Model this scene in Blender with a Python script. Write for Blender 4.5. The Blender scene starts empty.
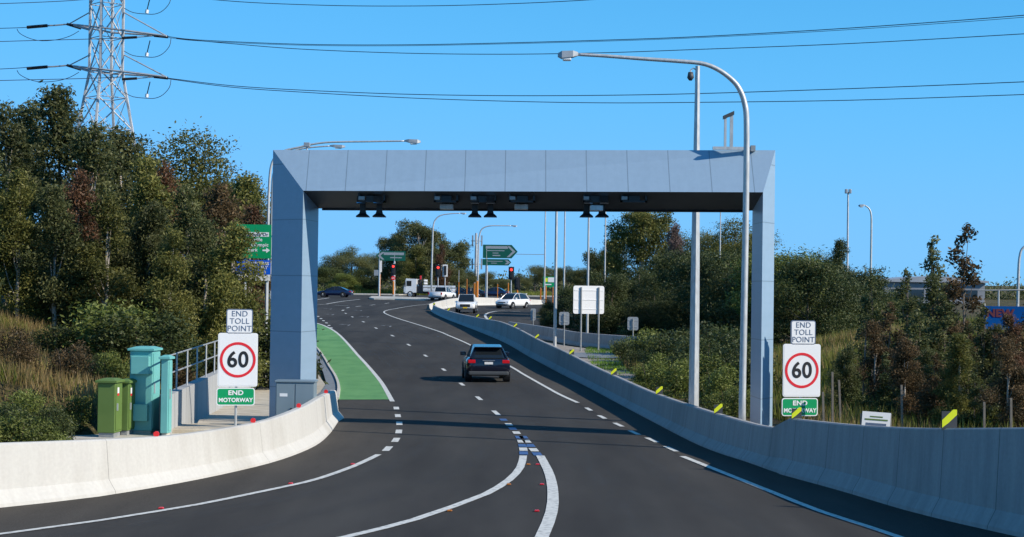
import bpy, bmesh, math, random
import numpy as np
from mathutils import Vector, Matrix
R = math.radians
sc = bpy.context.scene
col = sc.collection
# ------------------------------------------------------------ camera
F = 1700.0; CAMH = 3.75; PITCH = math.atan(21.5/F); ROLL = R(0.75)
cam_d = bpy.data.cameras.new('camera'); cam = bpy.data.objects.new('camera', cam_d); col.objects.link(cam)
cam_d.sensor_width = 36; cam_d.lens = 36*F/1024; cam_d.clip_start = .1; cam_d.clip_end = 6000
_X = Vector((1, 0, 0)); _Fw = Vector((0, math.cos(PITCH), math.sin(PITCH))); _U = Vector((0, -math.sin(PITCH), math.cos(PITCH)))
CR = math.cos(ROLL)*_X + math.sin(ROLL)*_U; CU = -math.sin(ROLL)*_X + math.cos(ROLL)*_U
M4 = Matrix.Identity(4)
for i in range(3):
    M4[i][0] = CR[i]; M4[i][1] = CU[i]; M4[i][2] = -_Fw[i]
M4[2][3] = CAMH
cam.matrix_world = M4
sc.camera = cam
# ------------------------------------------------------------ light
SUN_EL = R(31.5); SUN_AZ = R(113)      # azimuth clockwise from +Y (view direction)
w = bpy.data.worlds.new('World'); sc.world = w; w.use_nodes = True
nt = w.node_tree; nt.nodes.clear()
sky = nt.nodes.new('ShaderNodeTexSky'); sky.sky_type = 'NISHITA'; sky.sun_disc = False
sky.sun_elevation = SUN_EL; sky.sun_rotation = SUN_AZ; sky.air_density = 1.0; sky.dust_density = 0.0; sky.ozone_density = 6.0; sky.altitude = 1800
bg = nt.nodes.new('ShaderNodeBackground'); bg.inputs['Strength'].default_value = .15
out = nt.nodes.new('ShaderNodeOutputWorld')
spx = nt.nodes.new('ShaderNodeSeparateColor'); cmb = nt.nodes.new('ShaderNodeCombineColor'); nt.links.new(sky.outputs[0], spx.inputs[0])
def mth(op, x, y, rev=False):
    a = nt.nodes.new('ShaderNodeMath'); a.operation = op
    for k_, v_ in enumerate((x, y)):
        if hasattr(v_, 'links'): nt.links.new(v_, a.inputs[k_])
        else: a.inputs[k_].default_value = v_
    return a.outputs[0]
for ch, (cc_, kk) in enumerate(((3.0, .39), (3.0, 1.02), (5.5, 1.09))):   # soft shoulder so the band near the horizon does not burn out
    x_ = spx.outputs[ch]
    den = mth('POWER', mth('ADD', mth('POWER', mth('DIVIDE', x_, cc_), 4.0), 1.0), .25)
    nt.links.new(mth('MULTIPLY', mth('DIVIDE', x_, den), kk), cmb.inputs[ch])
nt.links.new(cmb.outputs[0], bg.inputs[0]); nt.links.new(bg.outputs[0], out.inputs[0])
sd = bpy.data.lights.new('sun', 'SUN'); sd.energy = 4.4; sd.angle = R(.5); sd.color = (1, .90, .76)
sun = bpy.data.objects.new('sun', sd); col.objects.link(sun)
sdir = Vector((math.sin(SUN_AZ)*math.cos(SUN_EL), math.cos(SUN_AZ)*math.cos(SUN_EL), math.sin(SUN_EL)))
sun.rotation_euler = sdir.to_track_quat('Z', 'Y').to_euler(); sun.location = (30, 0, 40)
sc.view_settings.view_transform = 'Standard'; sc.view_settings.look = 'None'
sc.view_settings.gamma = 1; sc.view_settings.exposure = 0.35; sc.view_settings.use_curve_mapping = False
try:
    sc.cycles.max_bounces = 6; sc.cycles.transparent_max_bounces = 8; sc.cycles.use_denoising = True
except Exception: pass

rnd = random.Random(7); nr = np.random.default_rng(11)
# ------------------------------------------------------------ ground profile, pixel -> world
_gn = [(0, 0), (76, 0), (92, .13), (113, .6), (136, 1.05), (154, 1.42), (200, 2.15), (243, 2.68), (280, 2.85), (400, 2.9), (6000, 2.9)]
def _gs(Y):
    for (a, b), (c, d) in zip(_gn, _gn[1:]):
        if Y <= c: return b+(d-b)*(Y-a)/(c-a)
    return 2.9
_gt = [(_gs(4*i-4)+2*_gs(4*i)+_gs(4*i+4))/4 if i > 0 else 0. for i in range(0, 120)]
def g(Y):
    if Y <= 0: return 0.
    k = Y/4
    if k >= 118: return 2.9
    i = int(k); return _gt[i]+(_gt[i+1]-_gt[i])*(k-i)
def ray(px, py):
    return _Fw + CR*((px-512)/F) + CU*((268.5-py)/F)
def P(px, py, Y):
    r = ray(px, py); t = Y/r.y
    return Vector((r.x*t, Y, CAMH+r.z*t))
def G(px, py):
    lo, hi = 3., 900.
    r = ray(px, py)
    for _ in range(50):
        m = (lo+hi)/2; z = CAMH+r.z*m/r.y
        if z > g(m): lo = m
        else: hi = m
    return P(px, py, lo)
def interp(nodes, y):
    if y <= nodes[0][0]: return nodes[0][1]
    for (a, b), (c, d) in zip(nodes, nodes[1:]):
        if y <= c: return b+(d-b)*(y-a)/(c-a)
    return nodes[-1][1]
def sm(t):
    t = min(1, max(0, t)); return t*t*(3-2*t)
_W = [(0, -40), (12, -24), (19, -17.5), (24, -13), (28.4, -10.6), (32, -10.6), (36, -11.2), (41.8, -11.3), (42.8, -9.0), (66, -10.2), (80, -12.5), (100, -17), (130, -26), (160, -36), (200, -60), (900, -200)]
_E = [(0, 22), (20, 13), (26, 10), (30, 9.0), (38, 8.4), (48, 8.0), (60, 6.6), (80, 5.2), (100, 5.5), (110, 7)]
def T(x, y):
    z = g(y)
    d = interp(_W, y)-x
    if d > 0:
        f = 1-sm((y-135)/50)
        z += f*(sm(d/15)*3.0+sm((d-10)/30)*3.0)
        z += .85*sm((d-.2)/1.3)*sm((y-42.2)/1.0)*(1-sm((y-70)/15))
    e = x-interp(_E, y)-2.5
    if e > 0:
        z += sm(e/13)*2.3*(1-sm((y-78)/22))
    # gentle rise far behind
    if y > 290: z += sm((y-290)/200)*4
    if x > 30: z += sm((x-30)/60)*1.0*(1-sm((y-200)/60))
    return z

# ------------------------------------------------------------ materials
def L(c): return tuple(c)+(1,) if len(c) == 3 else tuple(c)
def mat(name, c, rough=.6, metal=0, c2=None, scale=6, detail=5, bump=0, bscale=40, stretch=(1, 1, 1), spec=.5, emit=None, es=0, lo=.35, hi=.65, coat=0):
    m = bpy.data.materials.new(name); m.use_nodes = True; n = m.node_tree; b = n.nodes['Principled BSDF']
    b.inputs['Base Color'].default_value = L(c); b.inputs['Roughness'].default_value = rough
    b.inputs['Metallic'].default_value = metal; b.inputs['Specular IOR Level'].default_value = spec
    b.inputs['Coat Weight'].default_value = coat
    tc = n.nodes.new('ShaderNodeTexCoord'); mp = n.nodes.new('ShaderNodeMapping'); n.links.new(tc.outputs['Object'], mp.inputs[0])
    mp.inputs['Scale'].default_value = stretch
    if c2:
        no = n.nodes.new('ShaderNodeTexNoise'); no.inputs['Scale'].default_value = scale; no.inputs['Detail'].default_value = detail
        n.links.new(mp.outputs[0], no.inputs[0])
        cr = n.nodes.new('ShaderNodeValToRGB'); cr.color_ramp.elements[0].position = lo; cr.color_ramp.elements[1].position = hi
        cr.color_ramp.elements[0].color = L(c); cr.color_ramp.elements[1].color = L(c2)
        n.links.new(no.outputs[0], cr.inputs[0]); n.links.new(cr.outputs[0], b.inputs['Base Color'])
    if bump:
        nb = n.nodes.new('ShaderNodeTexNoise'); nb.inputs['Scale'].default_value = bscale; nb.inputs['Detail'].default_value = 6
        n.links.new(tc.outputs['Object'], nb.inputs[0])
        bp = n.nodes.new('ShaderNodeBump'); bp.inputs['Strength'].default_value = bump; bp.inputs['Distance'].default_value = .05
        n.links.new(nb.outputs[0], bp.inputs['Height']); n.links.new(bp.outputs[0], b.inputs['Normal'])
    if emit:
        b.inputs['Emission Color'].default_value = L(emit); b.inputs['Emission Strength'].default_value = es
    return m
def mixnode(n, a, b, f, mode='MIX'):
    x = n.nodes.new('ShaderNodeMix'); x.data_type = 'RGBA'; x.blend_type = mode
    for s, v in ((x.inputs[6], a), (x.inputs[7], b), (x.inputs[0], f)):
        if hasattr(v, 'is_linked') or hasattr(v, 'links'): n.links.new(v, s)
        else: s.default_value = v
    return x.outputs[2]
def ramp(n, src, a, b, ca=(0, 0, 0, 1), cb=(1, 1, 1, 1)):
    cr = n.nodes.new('ShaderNodeValToRGB'); cr.color_ramp.elements[0].position = a; cr.color_ramp.elements[1].position = b
    cr.color_ramp.elements[0].color = ca; cr.color_ramp.elements[1].color = cb
    n.links.new(src, cr.inputs[0]); return cr.outputs[0]
def noise(n, vec, scale, detail=4, rough=.5):
    no = n.nodes.new('ShaderNodeTexNoise'); no.inputs['Scale'].default_value = scale; no.inputs['Detail'].default_value = detail
    no.inputs['Roughness'].default_value = rough
    n.links.new(vec, no.inputs[0]); return no.outputs[0]
def mapping(n, vec, s):
    mp = n.nodes.new('ShaderNodeMapping'); mp.inputs['Scale'].default_value = s; n.links.new(vec, mp.inputs[0]); return mp.outputs[0]
def asphalt(name, c, c2):
    m = mat(name, c, rough=.95, spec=.12); n = m.node_tree; b = n.nodes['Principled BSDF']
    tc = n.nodes['Texture Coordinate'].outputs['Object']
    big = ramp(n, noise(n, mapping(n, tc, (.9, .06, 1)), 1.0, 4), .35, .7)
    c0 = mixnode(n, L(c), L(c2), big)
    fine = ramp(n, noise(n, tc, 55, 3), .3, .75, (.6, .6, .6, 1), (1.45, 1.45, 1.45, 1))
    c1 = mixnode(n, c0, fine, 1.0, 'MULTIPLY')
    patch = ramp(n, noise(n, mapping(n, tc, (1, .25, 1)), .35, 6, .65), .35, .7, (.76, .76, .77, 1), (1.22, 1.2, 1.17, 1))
    c2_ = mixnode(n, c1, patch, 1.0, 'MULTIPLY')
    n.links.new(c2_, b.inputs['Base Color'])
    bp = n.nodes.new('ShaderNodeBump'); bp.inputs['Strength'].default_value = .35; bp.inputs['Distance'].default_value = .01
    n.links.new(noise(n, tc, 120, 2), bp.inputs['Height']); n.links.new(bp.outputs[0], b.inputs['Normal'])
    return m
def panelled(name, c, c2, period, jw, rough, metal=0, streak=True, vjoint=None, jc=.35, spec=.5):
    """UV in metres: u along, v up. dark joints every `period`"""
    m = mat(name, c, rough=rough, metal=metal, spec=spec); n = m.node_tree; b = n.nodes['Principled BSDF']
    uv = n.nodes.new('ShaderNodeUVMap'); uv.uv_map = 'UVMap'; sx = n.nodes.new('ShaderNodeSeparateXYZ'); n.links.new(uv.outputs[0], sx.inputs[0])
    def joint(src, per):
        a = n.nodes.new('ShaderNodeMath'); a.operation = 'DIVIDE'; n.links.new(src, a.inputs[0]); a.inputs[1].default_value = per
        f = n.nodes.new('ShaderNodeMath'); f.operation = 'FRACT'; n.links.new(a.outputs[0], f.inputs[0])
        l = n.nodes.new('ShaderNodeMath'); l.operation = 'LESS_THAN'; n.links.new(f.outputs[0], l.inputs[0]); l.inputs[1].default_value = jw/per
        return l.outputs[0]
    st = noise(n, mapping(n, uv.outputs[0], (3.0, .35, 1)), 1.6, 6, .65)
    cc = mixnode(n, L(c), L(c2), ramp(n, st, .35, .72))
    if streak:
        s2 = noise(n, mapping(n, uv.outputs[0], (.25, .12, 1)), 1.2, 4, .6)
        cc = mixnode(n, cc, ramp(n, s2, .5, .72, (1, 1, 1, 1), (.78, .76, .72, 1)), 1.0, 'MULTIPLY')
        s3 = noise(n, mapping(n, uv.outputs[0], (1, 1, 1)), 14, 5, .6)
        cc = mixnode(n, cc, ramp(n, s3, .3, .75, (.94, .94, .94, 1), (1.05, 1.05, 1.05, 1)), 1.0, 'MULTIPLY')
    if not streak:
        cc = mixnode(n, cc, ramp(n, noise(n, mapping(n, uv.outputs[0], (2.5, 2.5, 1)), 2.2, 7, .65), .35, .75, (1.03, 1.03, 1.03, 1), (.95, .95, .955, 1)), 1.0, 'MULTIPLY')
    cc = mixnode(n, cc, L((c[0]*jc, c[1]*jc, c[2]*jc)), joint(sx.outputs[0], period))
    if vjoint: cc = mixnode(n, cc, L((c[0]*jc, c[1]*jc, c[2]*jc)), joint(sx.outputs[1], vjoint))
    n.links.new(cc, b.inputs['Base Color'])
    return m
M = {}
M['asphalt'] = asphalt('asphalt', (.047, .045, .043), (.061, .059, .056))
M['shoulder'] = asphalt('asphalt shoulder', (.060, .055, .049), (.076, .070, .062))
M['greenlane'] = mat('green lane coating', (.085, .25, .075), .85, c2=(.125, .31, .10), scale=1.2, stretch=(1, .4, 1), bump=.3, bscale=90)
M['paint'] = mat('road paint', (.34, .34, .33), .75, c2=(.62, .62, .58), scale=9, detail=9, lo=.30, hi=.52)
M['oldpaint'] = mat('worn road paint', (.15, .15, .155), .7, c2=(.33, .33, .33), scale=5)
M['bluedash'] = mat('blue dash colour', (.04, .09, .22), .6, c2=(.06, .12, .3), scale=5)  # blue tone filling the gaps between the white dashes
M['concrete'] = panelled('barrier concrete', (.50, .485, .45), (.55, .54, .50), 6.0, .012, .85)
M['concrete_shaded'] = panelled('shade-darkened weathered barrier concrete', (.36, .35, .34), (.27, .265, .26), 1.6, .016, .85)  # darker copy for the shaded barriers, shade put into the base colour
M['paving'] = mat('pale concrete paving', (.40, .35, .27), .9, c2=(.52, .47, .38), scale=2, bump=.3, bscale=30)
M['path'] = mat('grey path', (.15, .17, .19), .85, c2=(.20, .22, .24), scale=3)
M['kerb'] = mat('kerb concrete', (.42, .40, .35), .85, c2=(.55, .52, .46), scale=3)
M['plain_conc'] = mat('plain concrete', (.34, .34, .33), .85, c2=(.45, .45, .43), scale=1.5, stretch=(1, 1, .3), bump=.3, bscale=20)
M['clad'] = panelled('grey blue cladding', (.27, .38, .49), (.285, .40, .515), 1.06, .022, .38, 0, streak=False, jc=.62)
M['clad_v'] = panelled('grey blue column cladding', (.25, .36, .47), (.27, .38, .50), 1.5, .022, .38, 0, streak=False, jc=.62)
M['soffit'] = mat('shade-darkened soffit', (.035, .045, .055), .6, c2=(.045, .055, .065), scale=2)  # shade of the downward face is put into this colour
M['black'] = mat('black housing', (.015, .016, .02), .5)
M['darkgrey'] = mat('dark grey plastic', (.05, .055, .06), .55)
M['galv'] = mat('galvanised steel', (.42, .44, .45), .5, .35, c2=(.55, .57, .58), scale=12, stretch=(1, 1, .3))
M['galv_dull'] = mat('dull galvanised steel', (.25, .27, .28), .6, .2, c2=(.33, .35, .36), scale=8)
M['pylon'] = mat('pale tower steel', (.36, .38, .40), .6, .1, c2=(.46, .48, .50), scale=2)
M['wire'] = mat('conductor', (.05, .06, .08), .5, .4)
M['insul'] = mat('brown insulator', (.02, .02, .022), .4)
M['white'] = mat('white sheet', (.80, .80, .80), .4)
M['signgrey'] = mat('aluminium sign back', (.30, .33, .36), .5, .3, c2=(.35, .38, .41), scale=6)
M['red'] = mat('sign red', (.70, .02, .03), .4)
M['ink'] = mat('black lettering', (.012, .012, .014), .5)
M['greyink'] = mat('grey blue lettering', (.10, .14, .22), .5)
M['green'] = mat('sign green', (.0, .30, .10), .4)
M['green_dk'] = mat('dark sign green', (.0, .085, .055), .45)
M['blue'] = mat('sign blue', (.0, .10, .62), .4)
M['teal'] = mat('teal cabinet paint', (.14, .42, .40), .5, c2=(.16, .46, .44), scale=2)
M['gcab'] = mat('olive green cabinet paint', (.095, .165, .035), .6, c2=(.115, .19, .045), scale=2)
M['greycab'] = mat('blue grey cabinet paint', (.17, .23, .27), .5, c2=(.19, .25, .29), scale=2)
M['yellow'] = mat('fluorescent yellow', (.80, .85, .02), .4)
M['redglow'] = mat('red reflector', (.85, .03, .03), .35, emit=None)
M['orange'] = mat('orange wrap', (.50, .16, .01), .5)
M['lampred'] = mat('lit red lamp', (.5, .01, .01), .4, emit=(1, .03, .02), es=3)
M['glass'] = mat('car glass', (.012, .016, .02), .06, spec=.8)
M['skymirror'] = mat('sky mirror', (.5, .6, .7), .06, 1.0)  # mirror standing in for sky glimpsed through soffit openings
M['tyre'] = mat('tyre rubber', (.012, .012, .013), .85)
M['rim'] = mat('alloy rim', (.38, .39, .4), .35, .7)
M['navy'] = mat('dark blue car paint', (.006, .009, .022), .22, .2, coat=.8)
M['dnavy'] = mat('navy car paint', (.008, .02, .07), .25, .2, coat=.8)
M['carwhite'] = mat('white car paint', (.78, .79, .80), .25, coat=.6)
M['tail'] = mat('tail light', (.55, .005, .01), .15, coat=.6)
M['headl'] = mat('headlight', (.6, .65, .7), .1, .3)
M['plate'] = mat('number plate', (.7, .7, .68), .5)
M['yplate'] = mat('yellow number plate', (.8, .55, .02), .5)
M['bark'] = mat('bark', (.10, .075, .055), .9, c2=(.17, .14, .11), scale=6, stretch=(1, 1, .2), bump=.5)
M['palebark'] = mat('pale gum bark', (.30, .26, .22), .85, c2=(.42, .38, .33), scale=6, stretch=(1, 1, .2), bump=.4)
M['wood'] = mat('weathered stake wood', (.14, .12, .10), .9, c2=(.2, .18, .15), scale=8)
M['roof'] = mat('metal roof', (.28, .31, .35), .5, c2=(.33, .36, .4), scale=1)
M['bwall'] = mat('warehouse wall', (.20, .22, .25), .8, c2=(.24, .26, .29), scale=.5)
M['banner'] = mat('blue banner', (.0, .06, .24), .9, c2=(.0, .075, .28), spec=.1, scale=1)
M['darkred'] = mat('dark red lettering', (.10, .01, .02), .6)
M['rock'] = mat('mulch rock', (.22, .19, .16), .95, c2=(.34, .30, .26), scale=5)

def ground_mat():
    m = mat('verge soil and grass', (.1, .1, .05), .95, spec=.2); n = m.node_tree; b = n.nodes['Principled BSDF']
    tc = n.nodes['Texture Coordinate'].outputs['Object']
    a = mixnode(n, L((.105, .075, .04)), L((.05, .065, .02)), ramp(n, noise(n, tc, .35, 6, .65), .4, .62))
    a = mixnode(n, a, L((.20, .15, .085)), ramp(n, noise(n, tc, 1.3, 6, .7), .5, .72))
    a = mixnode(n, a, ramp(n, noise(n, tc, 14, 5, .7), .3, .75, (.5, .5, .5, 1), (1.5, 1.5, 1.5, 1)), 1.0, 'MULTIPLY')
    n.links.new(a, b.inputs['Base Color'])
    bp = n.nodes.new('ShaderNodeBump'); bp.inputs['Strength'].default_value = .8; bp.inputs['Distance'].default_value = .15
    n.links.new(noise(n, tc, 5, 8, .7), bp.inputs['Height']); n.links.new(bp.outputs[0], b.inputs['Normal'])
    return m
M['ground'] = ground_mat()
def leaf_mat(name, dark, mid, light, trans=.25):
    m = bpy.data.materials.new(name); m.use_nodes = True; n = m.node_tree; b = n.nodes['Principled BSDF']
    at = n.nodes.new('ShaderNodeAttribute'); at.attribute_name = 'tint'
    cr = n.nodes.new('ShaderNodeValToRGB'); e = cr.color_ramp.elements
    e[0].color = L(dark); e[1].color = L(light); x = e.new(.45); x.color = L(mid)
    n.links.new(at.outputs['Fac'], cr.inputs[0])
    oi = n.nodes.new('ShaderNodeObjectInfo'); hs = n.nodes.new('ShaderNodeHueSaturation')
    mr = n.nodes.new('ShaderNodeMapRange'); mr.inputs[3].default_value = .75; mr.inputs[4].default_value = 1.25
    n.links.new(oi.outputs['Random'], mr.inputs[0]); n.links.new(mr.outputs[0], hs.inputs['Value']); n.links.new(cr.outputs[0], hs.inputs['Color'])
    n.links.new(hs.outputs[0], b.inputs['Base Color']); b.inputs['Roughness'].default_value = .55; b.inputs['Specular IOR Level'].default_value = .3
    tr = n.nodes.new('ShaderNodeBsdfTranslucent'); n.links.new(hs.outputs[0], tr.inputs[0])
    mx = n.nodes.new('ShaderNodeMixShader'); mx.inputs[0].default_value = trans
    n.links.new(b.outputs[0], mx.inputs[1]); n.links.new(tr.outputs[0], mx.inputs[2])
    n.links.new(mx.outputs[0], n.nodes['Material Output'].inputs[0])
    return m
LM = {
 'gum': leaf_mat('gum leaves', (.038, .050, .018), (.092, .108, .036), (.21, .21, .085), .38),
 'gum2': leaf_mat('olive gum leaves', (.052, .062, .016), (.125, .133, .033), (.27, .25, .07), .38),
 'bush': leaf_mat('fine dark bush leaves', (.026, .042, .014), (.06, .08, .024), (.12, .135, .045)),
 'bushlight': leaf_mat('lighter bush leaves', (.055, .075, .015), (.12, .15, .03), (.24, .26, .07)),
 'rust': leaf_mat('rust red new leaves', (.045, .045, .020), (.115, .055, .03), (.22, .11, .05)),
 'brown': leaf_mat('bronze leaves', (.040, .038, .020), (.10, .070, .034), (.22, .14, .065), .35),
 'dry': leaf_mat('dry grass blades', (.12, .10, .035), (.29, .205, .085), (.50, .36, .16), .35),
 'grass': leaf_mat('green grass blades', (.07, .095, .012), (.18, .21, .03), (.36, .36, .09), .35),
 'lawn': leaf_mat('lawn', (.05, .11, .012), (.10, .20, .02), (.18, .30, .05), .3),
 'far': leaf_mat('far gum leaves', (.055, .07, .026), (.11, .125, .045), (.20, .20, .08), .3),
 'pink': leaf_mat('pinkish bare twigs', (.10, .07, .06), (.16, .11, .10), (.22, .17, .15)),
}
# ------------------------------------------------------------ mesh helpers
def tagit(o, label=None, cat=None, group=None, kind=None):
    if label: o['label'] = label
    if cat: o['category'] = cat
    if group: o['group'] = group
    if kind: o['kind'] = kind
    return o
def empty(name, loc=(0, 0, 0), rz=0, label=None, cat=None, group=None):
    o = bpy.data.objects.new(name, None); o.empty_display_size = .3; col.objects.link(o)
    o.location = loc; o.rotation_euler = (0, 0, rz)
    return tagit(o, label, cat, group)
def link(name, me, m, parent=None, smooth=False):
    o = bpy.data.objects.new(name, me); col.objects.link(o)
    if m is not None:
        me.materials.clear(); me.materials.append(m)
    if parent: o.parent = parent
    if smooth:
        me.polygons.foreach_set('use_smooth', [True]*len(me.polygons))
    return o
class MB:
    def __init__(s): s.bm = bmesh.new()
    def box(s, x0, x1, y0, y1, z0, z1, mtx=None, bev=0):
        vs = [s.bm.verts.new(v) for v in ((x0, y0, z0), (x1, y0, z0), (x1, y1, z0), (x0, y1, z0), (x0, y0, z1), (x1, y0, z1), (x1, y1, z1), (x0, y1, z1))]
        fs = [s.bm.faces.new([vs[i] for i in f]) for f in ((3, 2, 1, 0), (4, 5, 6, 7), (0, 1, 5, 4), (1, 2, 6, 5), (2, 3, 7, 6), (3, 0, 4, 7))]
        if bev:
            ed = list({e for f in fs for e in f.edges})
            r = bmesh.ops.bevel(s.bm, geom=ed, offset=bev, segments=2, affect='EDGES', profile=.5)
            vs = list({v for v in s.bm.verts if v in set(r['verts'])} | {v for v in vs if v.is_valid})
        if mtx is not None:
            for v in vs:
                if v.is_valid: v.co = mtx @ v.co
        return s
    def tube(s, pts, r, n=8, cap=True):
        pts = [Vector(p) for p in pts]
        rs = r if isinstance(r, (list, tuple)) else [r]*len(pts)
        rings = []; up0 = None
        for i, p in enumerate(pts):
            t = (pts[min(i+1, len(pts)-1)]-pts[max(i-1, 0)]).normalized()
            if up0 is None:
                a = Vector((0, 1, 0)) if abs(t.y) < .9 else Vector((1, 0, 0))
            else: a = up0
            u = (a-t*a.dot(t)).normalized(); up0 = u; v = t.cross(u)
            rings.append([s.bm.verts.new(p+(u*math.cos(2*math.pi*k/n)+v*math.sin(2*math.pi*k/n))*rs[i]) for k in range(n)])
        for A, B in zip(rings, rings[1:]):
            for k in range(n): s.bm.faces.new((A[k], A[(k+1) % n], B[(k+1) % n], B[k]))
        if cap: s.bm.faces.new(rings[0][::-1]); s.bm.faces.new(rings[-1])
        return s
    def prism(s, pts2, y0, y1, plane='xz'):
        def mk(p, y):
            return (p[0], y, p[1]) if plane == 'xz' else ((y, p[0], p[1]) if plane == 'yz' else (p[0], p[1], y))
        A = [s.bm.verts.new(mk(p, y0)) for p in pts2]; B = [s.bm.verts.new(mk(p, y1)) for p in pts2]
        n = len(A)
        s.bm.faces.new(A); s.bm.faces.new(B[::-1])
        for i in range(n): s.bm.faces.new((A[i], B[i], B[(i+1) % n], A[(i+1) % n]))
        return s
    def loft(s, rings, cap=True, closed=True):
        Rr = [[s.bm.verts.new(p) for p in r] for r in rings]
        n = len(Rr[0])
        for A, B in zip(Rr, Rr[1:]):
            for k in range(n if closed else n-1): s.bm.faces.new((A[k], A[(k+1) % n], B[(k+1) % n], B[k]))
        if cap: s.bm.faces.new(Rr[0][::-1]); s.bm.faces.new(Rr[-1])
        return s
    def build(s, name, m, parent=None, smooth=False, bevel=0):
        bmesh.ops.recalc_face_normals(s.bm, faces=s.bm.faces)
        if bevel:
            es = [e for e in s.bm.edges if len(e.link_faces) == 2 and e.calc_face_angle(0) > .6]
            bmesh.ops.bevel(s.bm, geom=es, offset=bevel, segments=2, affect='EDGES', profile=.5, clamp_overlap=True)
        me = bpy.data.meshes.new(name); s.bm.to_mesh(me); s.bm.free()
        return link(name, me, m, parent, smooth)
def copy_tree(o, parent=None):
    c = o.copy(); col.objects.link(c)
    if parent: c.parent = parent
    for ch in [k for k in o.children]: copy_tree(ch, c)
    return c
def rrect(w, h, r, n=5):
    pts = []
    for cx, cy, a0 in ((w/2-r, h/2-r, 0), (-w/2+r, h/2-r, 90), (-w/2+r, -h/2+r, 180), (w/2-r, -h/2+r, 270)):
        for k in range(n+1):
            a = R(a0+90*k/n); pts.append((cx+r*math.cos(a), cy+r*math.sin(a)))
    return pts
def text(name, s, size, m, parent, loc, rot=(R(90), 0, 0), ext=.004, bold=.0, sx=1.0, align='CENTER'):
    cu = bpy.data.curves.new('lettering', 'FONT'); cu.body = s; cu.size = size; cu.extrude = ext; cu.offset = bold
    cu.align_x = align; cu.align_y = 'CENTER'; cu.space_character = 1.05
    t = bpy.data.objects.new('lettering', cu); col.objects.link(t)
    bpy.context.view_layer.update()
    me = bpy.data.meshes.new_from_object(t.evaluated_get(bpy.context.evaluated_depsgraph_get()))
    bpy.data.objects.remove(t); bpy.data.curves.remove(cu)
    o = link(name, me, m, parent); o.location = loc; o.rotation_euler = rot; o.scale = (sx, 1, 1)
    return o
def catmull(pts, step=None, sub=6):
    out = []
    n = len(pts)
    for i in range(n-1):
        p0 = pts[max(i-1, 0)]; p1 = pts[i]; p2 = pts[i+1]; p3 = pts[min(i+2, n-1)]
        k = sub if step is None else max(1, int(np.linalg.norm(np.array(p2[:2])-np.array(p1[:2]))/step))
        for j in range(k):
            t = j/k
            out.append(tuple(.5*((2*b)+(-a+c)*t+(2*a-5*b+4*c-d)*t*t+(-a+3*b-3*c+d)*t**3) for a, b, c, d in zip(p0, p1, p2, p3)))
    out.append(tuple(pts[-1])); return out
def sheet(name, poly, dz, m, label=None, cat=None, kind='structure', thick=0):
    bm = bmesh.new(); vs = [bm.verts.new((p[0], p[1], 0)) for p in poly]
    f = bm.faces.new(vs)
    bmesh.ops.triangulate(bm, faces=[f])
    y0 = min(p[1] for p in poly); y1 = max(p[1] for p in poly)
    k = math.ceil(y0/4)
    while k*4 < y1:
        bmesh.ops.bisect_plane(bm, geom=bm.verts[:]+bm.edges[:]+bm.faces[:], plane_co=(0, k*4, 0), plane_no=(0, 1, 0)); k += 1
    if thick:
        r = bmesh.ops.extrude_face_region(bm, geom=bm.faces[:])
        top = [v for v in r['geom'] if isinstance(v, bmesh.types.BMVert)]
        for v in bm.verts: v.co.z = g(v.co.y)-.05
        for v in top: v.co.z = g(v.co.y)+thick
    else:
        for v in bm.verts: v.co.z = g(v.co.y)+dz
    bmesh.ops.recalc_face_normals(bm, faces=bm.faces)
    me = bpy.data.meshes.new(name); bm.to_mesh(me); bm.free()
    if not thick:
        pn = [p.normal.z for p in me.polygons]
        if sum(pn) < 0: me.flip_normals()
    o = link(name, me, m); tagit(o, label, cat, None, kind); return o
def strip_pts(world, width, dz, bm):
    """width: number or list"""
    n = len(world); prev = None
    for i in range(n):
        a = Vector(world[max(i-1, 0)][:2]); b = Vector(world[min(i+1, n-1)][:2]); t = (b-a).normalized(); nn = Vector((-t.y, t.x))
        wv = width if not isinstance(width, (list, tuple)) else width[0]+(width[1]-width[0])*i/(n-1)
        c = Vector(world[i][:2])
        l = c+nn*wv/2; r = c-nn*wv/2
        cur = (bm.verts.new((l.x, l.y, g(l.y)+dz)), bm.verts.new((r.x, r.y, g(r.y)+dz)))
        if prev: bm.faces.new((prev[1], cur[1], cur[0], prev[0]))
        prev = cur
def line(name, pxs, width, m=None, dz=.012, label=None):
    bm = bmesh.new(); strip_pts(catmull([tuple(G(*p)) for p in pxs], step=1.0), width, dz, bm)
    me = bpy.data.meshes.new(name); bm.to_mesh(me); bm.free()
    o = link(name, me, m or M['paint']); tagit(o, kind='structure'); return o
def dashes(name, pxs, ln, width, m=None, dz=.012):
    """short painted dashes centred at the pixels, following the line through them"""
    W = [G(*p) for p in pxs]; bm = bmesh.new()
    for i, c in enumerate(W):
        t = (W[min(i+1, len(W)-1)]-W[max(i-1, 0)]); t.z = 0; t.normalize()
        strip_pts([c-t*ln/2, c-t*ln/6, c+t*ln/6, c+t*ln/2], width, dz, bm)
    me = bpy.data.meshes.new(name); bm.to_mesh(me); bm.free()
    o = link(name, me, m or M['paint']); tagit(o, kind='structure'); return o

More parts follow.
